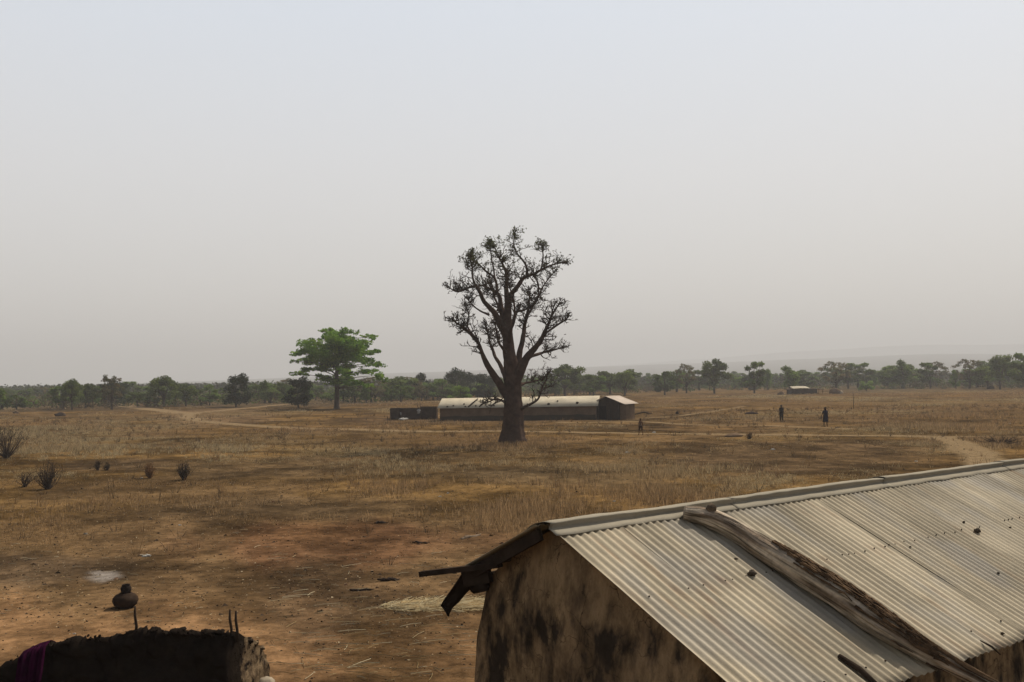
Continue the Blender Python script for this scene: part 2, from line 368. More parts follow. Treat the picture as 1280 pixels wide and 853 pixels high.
T = np.c_[np.full(na, nr * na), np.arange(na), (np.arange(na) + 1) % na].astype(np.int32)
gm.vertices.add(len(V)); gm.vertices.foreach_set('co', V.astype(np.float32).ravel())
gm.loops.add(Q.size + T.size); gm.loops.foreach_set('vertex_index', np.concatenate([Q[:, ::-1].ravel(), T[:, ::-1].ravel()]))
gm.polygons.add(len(Q) + len(T))
gm.polygons.foreach_set('loop_start', np.concatenate([np.arange(len(Q)) * 4, Q.size + np.arange(len(T)) * 3]).astype(np.int32))
gm.polygons.foreach_set('loop_total', np.concatenate([np.full(len(Q), 4), np.full(len(T), 3)]).astype(np.int32))
gm.update(calc_edges=True); gm.polygons.foreach_set('use_smooth', [True] * len(gm.polygons)); gm.materials.append(M['ground'])
if gm.polygons[0].normal.z < 0: gm.flip_normals()
ca = gm.color_attributes.new('tint', 'FLOAT_COLOR', 'POINT')
ca.data.foreach_set('color', np.c_[soil(V[:, 0], V[:, 1]), np.ones(len(V))].astype(np.float32).ravel())
tag(link('ground', gm), kind='structure')

# grass: wedge-shaped blades in tufts
def scatter(n, ymin, ymax, dens, pw=1.0):
    u = RNG.random(n * 3); y = ymin + (ymax - ymin) * u ** pw; x = (RNG.random(n * 3) - .5) * 1.16 * y
    k = RNG.random(n * 3) < dens(x, y); x, y = x[k][:n], y[k][:n]; return x, y
def blades(x, y, nb, h, spread, wid, cols, lean=.5):
    n = len(x); X = np.repeat(x, nb); Y = np.repeat(y, nb); Z = gz(X, Y) - .02
    H = np.repeat(h, nb) * (.5 + .7 * RNG.random(n * nb)); a = RNG.random(n * nb) * 6.283; b = RNG.random(n * nb) * 6.283
    sp = np.repeat(spread, nb) * RNG.random(n * nb); w = np.repeat(wid, nb) * (.6 + .8 * RNG.random(n * nb))
    bx, by = X + np.cos(a) * sp, Y + np.sin(a) * sp; ln = lean * H * RNG.random(n * nb)
    P = np.empty((n * nb, 3, 3)); P[:, 0] = np.c_[bx - np.cos(b) * w, by - np.sin(b) * w, Z]; P[:, 1] = np.c_[bx + np.cos(b) * w, by + np.sin(b) * w, Z]
    P[:, 2] = np.c_[bx + np.cos(a) * ln, by + np.sin(a) * ln, Z + H]
    C = np.repeat(cols, nb, 0) * (.65 + .7 * RNG.random(n * nb))[:, None]
    return P.reshape(-1, 3), np.repeat(C, 3, 0)
PP, CC = [], []
for n, y0, y1, pw, nb in ((34000, 22, 70, .8, 6), (60000, 55, 130, .8, 5), (40000, 110, 260, .8, 4)):
    x, y = scatter(n, y0, y1, lambda a, b: grassmask(a, b) ** 1.3, pw)
    tall = fbm(x / 12, y / 12, 120, 3)
    h = (.05 + .30 * sst(tall, .42, .8)) * (.6 + .8 * RNG.random(len(x))); og = sst(fbm(x / 20, y / 20, 93, 2), .35, .65)[:, None]
    c = (np.array([.35, .27, .15]) * (1 - og) + np.array([.29, .19, .095]) * og) * (.6 + .7 * RNG.random(len(x)))[:, None]
    P, C = blades(x, y, nb, h, .12 + .12 * RNG.random(len(x)), .008 + y * .00016, c); PP.append(P); CC.append(C)
tag(link('dry_grass', npmesh('dry_grass', np.vstack(PP), 3, M['grass'], col=np.vstack(CC))), 'short straw coloured dry grass over the open field', 'grass', kind='stuff')
# taller weeds standing singly
x, y = scatter(2600, 24, 140, lambda a, b: .12 + grassmask(a, b) * .7, .8)
c = np.where((RNG.random(len(x)) < .5)[:, None], np.array([.07, .05, .03]), np.array([.16, .095, .045]))
P, C = blades(x, y, 9, .25 + .45 * RNG.random(len(x)) ** 2, .1 + .1 * RNG.random(len(x)), .006 + y * .0001, c, .9)
tag(link('dry_weeds', npmesh('dry_weeds', P, 3, M['grass'], col=C)), 'dark brown dry weeds sticking up among the grass', 'weeds', kind='stuff')
# crumbs, dung, pebbles and leaf litter
def litter(name, n, y0, y1, smin, smax, cols, label, dens=lambda a, b: np.ones_like(a) * .6, pw=1.3, flat=.5):
    x, y = scatter(n, y0, y1, dens, pw); n = len(x); s = smin + (smax - smin) * RNG.random(n) ** 2.5
    z = gz(x, y); P = np.empty((n, 4, 3, 3)); a = RNG.random(n) * 6.28
    b = [np.c_[x + np.cos(a + k * 2.09) * s, y + np.sin(a + k * 2.09) * s * (.5 + .5 * RNG.random(n)), z - .005] for k in range(3)]
    t = np.c_[x + (RNG.random(n) - .5) * s, y + (RNG.random(n) - .5) * s, z + s * flat * (.5 + RNG.random(n))]
    for k in range(3): P[:, k, 0], P[:, k, 1], P[:, k, 2] = b[k], b[(k + 1) % 3], t
    P[:, 3, 0], P[:, 3, 1], P[:, 3, 2] = b[0], b[2], b[1]
    cc = np.array(cols)[RNG.integers(0, len(cols), n)] * (.7 + .6 * RNG.random(n))[:, None]
    tag(link(name, npmesh(name, P.reshape(-1, 3), 3, M['litter'], col=np.repeat(cc, 12, 0))), label, 'litter', kind='stuff')
nb_ = E(-300, 640, 775, 1000)
litter('gravel', 44000, 14, 75, .008, .045, [(.05, .035, .022), (.09, .06, .035), (.2, .14, .08), (.035, .025, .018)], 'small crumbs of dung, stone and earth on the bare ground', lambda a, b: .7 - .6 * inE(nb_, a, b), 1.6)
litter('leaf_litter', 28000, 16, 90, .015, .05, [(.28, .2, .11), (.2, .13, .07), (.34, .27, .17)], 'pale dry leaf litter scattered over the ground', lambda a, b: .6 - .5 * inE(nb_, a, b), 1.4, .25)
litter('clods', 2600, 20, 120, .03, .11, [(.05, .035, .024), (.035, .026, .018), (.09, .05, .03)], 'dark clods of earth scattered over the field', pw=1.2, flat=.4)
# straw stalks
def stalks(name, n, x0, x1, y0, y1, lo, hi, label, zmax=.03, th=.005):
    P = []; C = []
    for _ in range(n):
        q = GP(random.uniform(x0, x1), random.uniform(y0, y1)); a = random.uniform(-.5, .6) if random.random() < .7 else random.uniform(0, 3.14)
        L = random.uniform(lo, hi) * (.4 + .6 * random.random()); z0, z1 = random.random() * zmax, random.random() * zmax
        d = Vector((math.cos(a), math.sin(a), 0)); s = Vector((-d.y, d.x, 0)) * th; mid = q + d * L * .5 + s * random.uniform(-4, 4)
        for p0, p1, za, zb in ((q, mid, z0, (z0 + z1) / 2 + .01), (mid, q + d * L, (z0 + z1) / 2 + .01, z1)):
            p0 = Vector((p0.x, p0.y, q.z + za + .006)); p1 = Vector((p1.x, p1.y, q.z + zb + .006)); u = Vector((0, 0, th * 1.6))
            P += [p0 - s, p1 - s, p1 + u, p0 + u, p0 + u, p1 + u, p1 + s, p0 + s]
        c = np.array(random.choice([(.42, .33, .19), (.5, .42, .27), (.33, .24, .12)])) * random.uniform(.7, 1.1); C += [c] * 16
    return tag(link(name, npmesh(name, np.array([tuple(p) for p in P]), 4, M['straw'], col=np.array(C))), label, 'straw', kind='stuff')
stalks('loose_straw', 260, 330, 660, 690, 853, .2, .8, 'loose straw stalks strewn over the bare ground')
stalks('loose_straw_bits', 120, 0, 360, 660, 780, .1, .35, 'small straw bits strewn on the left bare ground')
hp = GP(553, 757)
straw = MB().blob((0, 0, 0), (1.15, .42, .06), 3, .5, 26, 8, flat=-.02)
ho = empty('straw_heap', hp, 'low heap of pale straw on the ground behind the near roof', 'straw')
sh = straw.obj('heap_core', mat('packed_straw', (.36, .27, .13), (.24, .16, .08), 30., .9, .9, 60.), ho)
P = []; C = []
for _ in range(1100):
    a = random.uniform(0, 6.28); r = random.random() ** .6; q = Vector((math.cos(a) * r * 1.35, math.sin(a) * r * .6, .06 * (1 - r * r) * random.uniform(.7, 1.3) + .005))
    b = random.gauss(0, .7); L = random.uniform(.08, .4); d = Vector((math.cos(b), math.sin(b), random.uniform(-.05, .16))) * L; s = Vector((-d.y, d.x, 0)).normalized() * .005
    P += [q - s, q + d - s, q + d + s + Vector((0, 0, .004)), q + s + Vector((0, 0, .004))]
    C += [np.array(random.choice([(.40, .31, .17), (.46, .38, .23), (.27, .19, .09)])) * random.uniform(.6, 1.1)] * 4
st = link('straw_stalks', npmesh('straw_stalks', np.array([tuple(p) for p in P]), 4, M['straw'], col=np.array(C)), ho); st['kind'] = 'stuff'

# ------------------------------------------------------------------ near hut with corrugated roof
GABLE, UD, WD = Vector((.222, 6.93, 0)), Vector((.779, .627, 0)).normalized(), Vector((.627, -.779, 0)).normalized()
RZ, SLOPE = 3.6, .475
_q = AT(680, 655, 6.93); GABLE = Vector((_q.x, _q.y, 0)); RZ = _q.z
def HW(u, w, z): return GABLE + UD * u + WD * w + Vector((0, 0, z))       # hut space: along ridge, across, up
def roof_uw(px, py, h=0.):              # where a line of sight meets the front slope
    d = ray(px, py); nrm = (Vector((0, 0, 1)) + WD * SLOPE).normalized(); p0 = GABLE + Vector((0, 0, RZ)) + nrm * h
    t = (p0 - CP).dot(nrm) / d.dot(nrm); p = CP + d * t - GABLE; return p.dot(UD), p.dot(WD)
def RP(u, w, h=0.):
    nrm = (Vector((0, 0, 1)) + WD * SLOPE * (1 if w >= 0 else -1)).normalized()
    return HW(u, w, RZ - SLOPE * abs(w)) + nrm * h
RN = (Vector((0, 0, 1)) + WD * SLOPE).normalized()
PITCHC = (roof_uw(837, 643)[0] - roof_uw(695, 664)[0]) / 15.6
hut = empty('mud_hut', GABLE + UD * 2, 'nearest mud hut with stained gable wall and corrugated metal roof', 'hut')
HO = hut.location.copy()
def HL(p): return Vector(p) - HO
EAVE_W = roof_uw(1130, 853)[1]
print('HUT', RZ, PITCHC, EAVE_W, roof_uw(1280, 805), roof_uw(845, 650), roof_uw(1280, 580))
NC = 8; CW = NC * PITCHC
amp = PITCHC * .12
def sheet(u0, nper, w0, w1, lift, seed, side=1, tear=None):
    mb = MB(); nu = nper * 8; nv = 26; k = side; mb.uw = []
    def fn(a, b):
        u = u0 + a * nper * PITCHC; w = w0 + (w1 - w0) * b; mb.uw.append((u, w, a, b))
        dent = (mnoise.noise(Vector((u * .9, w * .9, seed))) * .004 + mnoise.noise(Vector((u * 3.3, w * 2.1, seed + 9))) * .0025)
        am = amp * (1 - (.3 if u < 5 else .3 + .65 * min(1, (u - 5) / 1.2)) * max(0, mnoise.noise(Vector((u * 1.1 + 5, w * 1.4, seed * 3.3)))) * 1.6)
        ph = (u / PITCHC) * 2 * math.pi
        h = am * math.cos(ph) + dent + lift + .0035 * b
        ww = w + (mnoise.noise(Vector((u * 2.5, seed, 3))) * .03 + mnoise.noise(Vector((u * 9, seed, 3))) * .012) * b
        p = RP(u, k * max(ww, 0.0) if k > 0 else -max(ww, 0.), h)
        if tear: p = tear(u, ww, p)
        return HL(p)
    mb.grid(fn, nu, nv)
    return mb
def tint_sheet(ob, mb, seed):
    A = np.array(mb.uw); u, w, a, b = A.T
    st = fbm(u * 16 + seed, w * .9, 300 + int(seed), 4); pt = fbm(u * 1.3, w * 1.1, 310, 4); sp = fbm(u * 5, w * 5, 320, 4)
    c = np.array([.36, .303, .208]) * (.82 + .26 * sst(st, .25, .75))[:, None] * (.86 + .24 * sst(pt, .3, .7))[:, None]
    ru = (sst(st, .56, .78) * sst(sp, .45, .7) * .6 + sst(b, .93, 1.) * .35 * sp + sst(np.abs(w - .86 + .02 * 0), .12, .0) * sst(st, .5, .7) * .3)[:, None]
    c = c * (1 - ru) + np.array([.20, .125, .07]) * ru
    gr = (sst(fbm(u * 2.2, w * 1.6, 330, 4), .55, .75) * .5)[:, None]; c = c * (1 - gr) + np.array([.27, .25, .215]) * gr
    ed = (sst(a, .965, 1.) * .35)[:, None]; c = c * (1 - ed * .5)
    t = ob.data.color_attributes.new('tint', 'FLOAT_COLOR', 'POINT'); t.data.foreach_set('color', np.c_[c, np.ones(len(c))].astype(np.float32).ravel())
NSH = int(math.ceil(8.95 / CW))
for i in range(NSH):
    u0 = i * CW - .0
    ob = sheet(u0, NC + 1 if i < NSH - 1 else NC, .02, EAVE_W + .02 * random.uniform(-1, 1), .002 * (i % 2) + .002, i * 1.7); mbs = ob; ob = mbs.obj('roof_sheet', M['roof'], hut); tint_sheet(ob, mbs, i * 1.7)
    sm = ob.modifiers.new('thickness', 'SOLIDIFY'); sm.thickness = .0012; sm.offset = -1
# rear slope: shorter, its gable corner torn and bent down
def tearfn(u, w, p):
    if u < .5 and w > .82:
        k = (w - .82) * (1 - u / .5); return p + Vector((0, 0, -1.5 * k)) - WD * (-.25 * k) - UD * (.1 * k)
    return p
for i in range(NSH):
    ob = sheet(i * CW - .06 * (i == 0), NC + 1, .02, .88 if i == 0 else 1.02, .004 * (i % 2) + .002, 40 + i * 1.3, -1, None); mbs = ob; ob = mbs.obj('roof_sheet', M['roof'], hut); tint_sheet(ob, mbs, i)
    sm = ob.modifiers.new('thickness', 'SOLIDIFY'); sm.thickness = .0012; sm.offset = 1
    ob['label'] = 'rear roof sheet'
# ridge cap in four lengths: flat flange, upright step, rolled top, rear flange
CAPL = [(-.03, 1.95), (1.9, 4.2), (4.15, 6.6), (6.55, 9.1)]
for q, (a0, a1) in enumerate(CAPL):
    mb = MB()
    prof = [(.165, .010), (.13, .012), (.094, .014), (.086, .016), (.084, .020), (.102, .054), (.104, .062), (.099, .067), (.04, .069), (-.01, .06), (-.06, .045), (-.12, .025), (-.18, .014)]
    nu = int((a1 - a0) * 22)
    def fn(a, b):
        u = a0 + (a1 - a0) * a; t = b * (len(prof) - 1); k = min(int(t), len(prof) - 2); fr = t - k
        w = prof[k][0] * (1 - fr) + prof[k + 1][0] * fr; h = prof[k][1] * (1 - fr) + prof[k + 1][1] * fr
        nn = mnoise.noise(Vector((u * 1.3, q * 3, 0))); h2 = (h if k < 3 else h * (.9 + .18 * nn)) + .004 * mnoise.noise(Vector((u * 7, w * 20, q)))
        w2 = w + (.012 * mnoise.noise(Vector((u * 4, 5, q))) if k < 2 else 0) + .006 * nn
        base = RZ - SLOPE * abs(w2) if abs(w2) > .1 else RZ - SLOPE * .1
        return HL(HW(u, w2, base + h2 + .008 + .0015 * (q % 2)))
    mb.grid(fn, nu, len(prof) - 1); o = mb.obj('ridge_cap', M['cap'], hut)
    sm = o.modifiers.new('thickness', 'SOLIDIFY'); sm.thickness = .0015; sm.offset = -1
# nails with washers along the purlin line
nl = MB()
for i in range(0, 104):
    if random.random() < .5: continue
    u = (i + .0) * PITCHC; w = roof_uw(840, 742)[1] + .01 * random.uniform(-1, 1)
    p = HL(RP(u, w, amp + .006)); nl.blob(p, (.007, .007, .005), i, 0, 6, 4)
    if i % 3 == 0: p = HL(RP(u, EAVE_W - .16, amp + .006)); nl.blob(p, (.008, .008, .006), i, 0, 6, 4)
o = nl.obj('roof_nails', M['nail'], hut); o['kind'] = 'stuff'
# walls: one thick loop with rounded corners, plaster unevenness; top follows the roof
WL, WF, UG, UE = -.93, EAVE_W - .5, .06, 8.7
def wall_loop():
    pts = []; rc = .13
    corners = [(UG, WF), (UG, WL), (UE, WL), (UE, WF)]
    for k in range(4):
        p0, p1, p2 = [np.array(corners[(k + d) % 4], float) for d in (-1, 0, 1)]
        a = p1 + (p0 - p1) / np.linalg.norm(p0 - p1) * rc; b = p1 + (p2 - p1) / np.linalg.norm(p2 - p1) * rc
        for t in np.linspace(0, 1, 8): pts.append((1 - t) ** 2 * a + 2 * t * (1 - t) * p1 + t * t * b)
        nx = corners[(k + 1) % 4]; c = np.array(nx, float) + (p1 - nx) / np.linalg.norm(p1 - nx) * rc
        L = np.linalg.norm(c - b); m = max(4, int(L / .06) if k == 0 else int(L / .15))
        for t in np.linspace(0, 1, m)[1:-1]: pts.append(b + (c - b) * t)
    return pts
LP = wall_loop(); cen = np.array([(UG + UE) / 2, (WL + WF) / 2])
mb = MB(); nv = 46; n = len(LP); v = []
for side in (0, 1):
    for j in range(nv + 1):
        for (u, w) in LP:
            t = j / nv; zt = RZ - SLOPE * abs(w) - .035 - (.09 * sst(-w, .45, .8))
            z = -.1 + (zt + .1) * t
            inn = .24 * side; uu = u + (inn if u < 1 else (-inn if u > UE - 1 else 0)); ww = w + (inn if w < WL + .3 else (-inn if w > WF - .3 else 0))
            fl = .06 * (1 - t) - .05 * max(0, t - .86) / .14
            if not side:
                nz_ = .022 * mnoise.noise(Vector((u * 1.4, w * 1.4, z * 1.2))) + .008 * mnoise.noise(Vector((u * 6, w * 6, z * 5)))
                off = fl + nz_
                uu += -off if u < UG + .15 else (off if u > UE - .15 else 0); ww += -off if w < WL + .15 else (off if w > WF - .15 else 0)
            v.append(HL(HW(uu, ww, z)))
f = []
for side in (0, 1):
    o0 = side * (nv + 1) * n
    for j in range(nv):
        for i in range(n):
            a, b = o0 + j * n + i, o0 + j * n + (i + 1) % n; q = (a, b, b + n, a + n); f.append(q if side else q[::-1])
for i in range(n):
    a, b = nv * n + i, nv * n + (i + 1) % n; c = (nv + 1) * n; f.append((a, b, b + c, a + c))
mb.add(v, f); mb.obj('mud_wall', M['mud'], hut)
# timbers under the sheets
def pole(name, pts, r, m, par=hut, label=None, n=8, rough=.15):
    o = MB().tube([HL(p) for p in pts], r, n, True, rough, random.random() * 9).obj(name, m, par)
    if label: o['label'] = label
    return o
for w in (roof_uw(840, 742)[1], EAVE_W - .16, .08):
    pole('purlin', [RP(.12 + k * 2.2, w, -.06) for k in range(5)], .032, M['pole'])
for w in (-.55, -1.0):
    pole('purlin', [RP(.02 + k * 2.2, w, -.06) for k in range(5)], .03, M['pole'])
bb = MB()
bb.beam(HL(RP(-.01, -.05, -.055)), HL(RP(-.01, -.86, -.055)), .03, .085, RN); bb.obj('barge_board', M['pole'], hut, False)
pe = MB(); a = HL(AT(777, 753, 6.55)); b = HL(AT(800, 762, 6.75))
pe.tube([a, (a + b) / 2, b + (b - a) * 1.5], [.028, .034, .036], 9, True, .25, 2); o = pe.obj('purlin_end', M['endwood'], hut); o['label'] = 'pale split purlin end sticking out of the gable'
# plank and bent torn sheet at the rear corner
pk = MB(); pk.beam(HL(AT(527, 717.5, 7.75)), HL(AT(625, 706, 7.35)), .07, .04); o = pk.obj('plank', M['pole'], hut, False); o['label'] = 'dark plank sticking out past the rear eave'
tsm = MB()
TS = [((590, 703), (604, 722)), ((578, 716), (596, 728)), ((566, 734), (582, 742)), ((556, 748), (573, 753)), ((550.5, 757), (566, 759)), ((556, 764), (562, 766)), ((559, 770), (560.5, 771))]
def tsf(a, b):
    t = b * (len(TS) - 1); k = min(int(t), len(TS) - 2); fr = t - k
    l = [TS[k][0][c] * (1 - fr) + TS[k + 1][0][c] * fr for c in (0, 1)]; r = [TS[k][1][c] * (1 - fr) + TS[k + 1][1][c] * fr for c in (0, 1)]
    return HL(AT(l[0] * (1 - a) + r[0] * a, l[1] * (1 - a) + r[1] * a, 7.62 - .1 * b + .18 * a + .03 * math.sin(a * 6.28)))
tsm.grid(tsf, 6, 18); o = tsm.obj('torn_sheet', M['pole'], hut); o['label'] = 'bent torn sheet end hanging from the rear corner'
sm = o.modifiers.new('thickness', 'SOLIDIFY'); sm.thickness = .004
rb = MB(); rb.beam(HL(AT(580, 722, 7.6)), HL(AT(612, 716, 7.5)), .06, .14); rb.obj('rafter_stub', M['pole'], hut, False)
rb = MB(); rb.tube([HL(AT(592, 735, 7.65)), HL(AT(606, 732, 7.55))], .045, 8, True, .2); rb.obj('rafter_stub', M['pole'], hut)

# things on the near roof
LPX = [(852, 640), (880, 645), (915, 661), (950, 684), (1000, 715), (1050, 747), (1100, 781), (1150, 812), (1200, 839), (1262, 872)]
LRAD = [.05, .07, .076, .083, .092, .094, .088, .066, .048, .04]
pts = []
for (x, y), r in zip(LPX, LRAD):
    u, w = roof_uw(x, y, r); pts.append(RP(u, w, r + amp * .8))
pts[-1] = pts[-2] + (pts[-1] - pts[-2]).normalized() * .5
def smooth(pts, rad, k=6):
    P, Rr = [], []
    for i in range(len(pts) - 1):
        p0, p1, p2, p3 = pts[max(i - 1, 0)], pts[i], pts[i + 1], pts[min(i + 2, len(pts) - 1)]
        for s in range(k):
            t = s / k
            P.append(.5 * ((2 * p1) + (p2 - p0) * t + (2 * p0 - 5 * p1 + 4 * p2 - p3) * t * t + (3 * p1 - p0 - 3 * p2 + p3) * t ** 3)); Rr.append(rad[i] * (1 - t) + rad[i + 1] * t)
    return P + [pts[-1]], Rr + [rad[-1]]
lp, lr = smooth(pts, LRAD, 9)
lo_ = lp[0].copy(); logt = empty('log', lo_, 'big weathered log with splintered middle lying down the metal roof', 'log')
def groove(i, a): return 1 + .10 * mnoise.noise(Vector((math.cos(a) * 3.2, math.sin(a) * 3.2, i * .09))) + .05 * mnoise.noise(Vector((math.cos(a) * 9, math.sin(a) * 9, i * .12))) + .06 * mnoise.noise(Vector((i * .35, math.cos(a), math.sin(a))))
lp2, lr2 = smooth(pts, LRAD, 22)
def groove2(i, a): return groove(i * .41, a) + .05 * mnoise.noise(Vector((math.cos(a) * 7, math.sin(a) * 7, i * .05))) + .035 * mnoise.noise(Vector((math.cos(a) * 16, math.sin(a) * 16, i * .09)))
lbo = MB().tube([p - lo_ for p in lp2], lr2, 72, True, 0, 0, groove2).obj('log_body', M['grainwood'], logt)
lc_ = []
for i in range(len(lp2)):
    for j in range(72):
        a = 2 * math.pi * j / 72; g = mnoise.noise(Vector((math.cos(a) * 8, math.sin(a) * 8, i * .045))) + .7 * mnoise.noise(Vector((math.cos(a) * 22, math.sin(a) * 22, i * .08)))
        b = sst(mnoise.noise(Vector((math.cos(a) * 1.5, math.sin(a) * 1.5, i * .03 + 4))), -.1, .35)
        c = np.array([.38, .315, .235]) * (1 - b) + np.array([.17, .128, .09]) * b
        lc_.append(c * max(.25, 1 + 1.1 * g))
at_ = lbo.data.color_attributes.new('tint', 'FLOAT_COLOR', 'POINT'); at_.data.foreach_set('color', np.c_[np.array(lc_), np.ones(len(lc_))].astype(np.float32).ravel())
sp = MB(); rs = random.Random(5)
for k in range(420):
    i = rs.randint(28, 70); L = rs.randint(3, 9); j = min(i + L, len(lp) - 1); a0 = rs.gauss(.45, .75)
    t = (lp[j] - lp[i]).normalized(); sd = t.cross(RN).normalized()   # right side of the log
    prof = math.sin(min(1, max(0, (i - 28) / 40)) * math.pi) ** .5
    q = []; rad = []
    for m_ in range(5):
        fr = m_ / 4; ii = min(len(lp) - 1, int(i + (j - i) * fr)); a = a0 + rs.gauss(0, .05)
        d = RN * math.cos(a) - sd * math.sin(a); rr_ = lr[ii] * (1.0 + .16 * prof * rs.random()) + .006
        q.append(lp[ii] + d * rr_ - lo_); rad.append(.0065 * (1.2 - fr) * (.6 + .8 * rs.random()) + .0015)
    sp.tube(q, rad, 4, True)
o = sp.obj('splinters', M['splinter'], logt, False); o['kind'] = 'stuff'
kb = pts[1]; MB().tube([kb - lo_ + RN * .03, kb - lo_ + RN * .085 + UD * .01, kb - lo_ + RN * .105 + UD * .025], [.042, .034, .024], 12, True, .3, 4).obj('branch_stub', M['wood'], logt)
bl = AT(868, 633, pts[1].y + .05)
# small stick and stones
def on_roof(x, y, h=0.): u, w = roof_uw(x, y, h); return RP(u, w, h)
a, b = on_roof(1047, 819, .02), on_roof(1098, 858, .02); c0 = a.copy()
o = MB().tube([a - c0, (a + b) / 2 - c0 + RN * .012, b - c0], [.016, .02, .015], 8, True, .3).obj('stick', M['pole'], None, True, c0); tag(o, 'thin dark stick lying on the lower roof left of the big log', 'stick')
for x, y, r, lb in ((938, 716, .032, 'brown stone on the roof just below the big log'), (919, 698, .014, 'tiny dark pebble near the log on the left roof part'), (1220, 663, .03, 'dark lump of earth on the upper right roof'), (1204, 652, .012, 'tiny pebble left of the dark lump on the upper roof'), (1262, 659, .012, 'small dark pebble at the far right of the roof'),
                    (1247, 716, .012, 'small pebble high on the right roof slope'), (1137, 683, .01, 'tiny pebble in the middle of the right roof slope'), (1252, 791, .014, 'small dark pebble near the lower right eave')):
    p = on_roof(x, y, amp + r * .4); o = MB().blob((0, 0, 0), (r, r * .8, r * .7), x, .6, 9, 6).obj('stone' if r > .02 else 'pebble', M['stone'], None, True, p); tag(o, lb, 'stone')
fl = MB(); q0, q1, q2 = on_roof(1224, 800, .02), on_roof(1247, 816, .045), on_roof(1236, 806, .05)
o = MB().tube([Vector((0, 0, 0)), q2 - q0, q1 - q0], [.004, .008, .005], 5).obj('splinter', M['pole'], None, True, q0); tag(o, 'short dark splinter on the roof near the lower right eave', 'splinter')

# ------------------------------------------------------------------ crumbling mud wall bottom left, shade and sunlight set by colour
def wall_pt(s): # s: 0 left .. 1 right end; returns plan point, top height
    px = -70 + 400 * s; dist = 9.0 + 1.1 * max(0, (s - .8) / .2) ** 2 + .9 * max(0, (.3 - s) / .3)
    return px, dist
TOPS = [(-70, 872), (0, 834), (25, 820), (50, 808), (75, 801), (100, 796), (140, 797), (160, 791), (180, 788), (215, 788), (250, 790), (290, 792), (308, 797), (322, 806), (332, 822), (338, 850), (342, 880)]
dw = empty('mud_wall', G(150, 853), 'crumbling mud wall painted shade dark with rough top at the bottom left', 'wall'); dw.location = (AT(150, 800, 9.1).x, 9.1, 0); DO = dw.location.copy()
def topz(px): return float(np.interp(px, [t[0] for t in TOPS], [t[1] for t in TOPS]))
def wall_seg(x0, x1, nu, nvv, m, name, extra=0.):
    mb = MB(); rows = []
    # closed section: front bottom -> top -> back bottom
    def fn(a, b):
        px = x0 + (x1 - x0) * a; s = (px + 70) / 410; dist = 9.0 + 1.0 * max(0, (px - 285) / 55) ** 1.6
        tp = AT(px, topz(px), dist); zt = tp.z + .035 * mnoise.noise(Vector((px * .07, 1, 0))) + .02 * mnoise.noise(Vector((px * .23, 7, 0)))
        th = b * 2 - 1; prof = (1 - abs(th) ** 3.0); z = zt * max(0., 1 - abs(th) ** 2.6) if abs(th) > .0 else zt
        half = .05 + .28 * abs(th) ** .8
        p = Vector((tp.x * (1 + th * .0), dist + th * half * (1 if th < 0 else 1.), z))
        nz_ = .05 * mnoise.noise(Vector((p.x * 4, th * 3, z * 4))) + .035 * mnoise.noise(Vector((p.x * 11, th * 6, z * 11)))
        return p + Vector((nz_ * .4, nz_, nz_ * .6)) - DO
    mb.grid(fn, nu, nvv); return mb.obj(name, m, dw, False)
wall_seg(-70, 306, 220, 60, M['shademud'], 'shade_dark_face'); o = wall_seg(305, 342, 26, 60, M['sunmud'], 'sun_pale_end'); o['label'] = 'wall end in lighter mud, sunlight painted into its colour'
lumps = [(165, 788, .05), (193, 783, .045), (222, 783, .055), (236, 787, .04), (262, 785, .045), (275, 786, .035), (142, 794, .035), (285, 789, .04), (120, 797, .03), (204, 788, .04), (104, 797, .04), (310, 796, .035), (318, 800, .03), (325, 806, .03), (248, 788, .04), (62, 806, .035)]
for x, y, r in lumps:
    p = AT(x, y + r * 150, 9.02 + max(0, (x - 285) / 55) ** 1.6) - DO
    MB().blob(p, (r * 1.3, r * 1.1, r * .8), x, .8, 14, 9).obj('mud_lump', M['shademud'] if x < 306 else M['sunmud'], dw)
rg = random.Random(8); lm = MB()
for k in range(240):
    x = rg.uniform(-20, 336); p = AT(x, topz(x) + rg.uniform(-2, 22), 9.0 + max(0, (x - 285) / 55) ** 1.6) - DO; p.y += rg.uniform(-.06, .04)
    r = rg.uniform(.006, .015); lm.blob(p, (r, r, r), k, .8, 6, 4)
o = lm.obj('crumbs', M['shademud'], dw, False); o['kind'] = 'stuff'
ps = AT(332, 853, 9.6) - DO; o = MB().blob(ps, (.09, .08, .045), 4, .4, 16, 8).obj('stone', M['palestone'], dw); o['label'] = 'pale stone set at the foot of the sunlit end'
for x, y0, y1, lb in ((169, 758, 792, 'single short upright stick in the dark wall below the clay pot'), (287.5, 762, 796, 'left one of the paired sticks standing in the dark wall'), (295, 764, 798, 'right one of the paired sticks standing in the dark wall')):
    b = AT(x + 1, y1 + 4, 9.03); t = AT(x, y0, 9.03); o = MB().tube([Vector((0, 0, 0)), (t - b) * .35 + Vector((.008, 0, 0)), (t - b) * .7 + Vector((-.004, 0, 0)), t - b], [.014, .0125, .012, .008], 7, True, .25, x).obj('stick', M['pole'], None, True, b); tag(o, lb, 'stick')
cm = MB(); co_ = AT(42, 810, 8.9)
def cf(a, b):
    px = 27 + 34 * a + 3 * math.sin(b * 5); L = b * 1.6 - .25
    tp = AT(px, topz(px) - 1.5, 9.); w = .02 * math.sin(a * 19) + .01 * math.sin(a * 43 + b * 3)
    if L < 0: p = Vector((tp.x, 9.0 - L * .8, tp.z - .1 * L * L * 6 + L * .2))
    else: p = Vector((tp.x, 8.93 - .30 * min(1, L * .9) ** .7 + w, tp.z - L))
    return p + Vector((0, 0, .015)) - co_
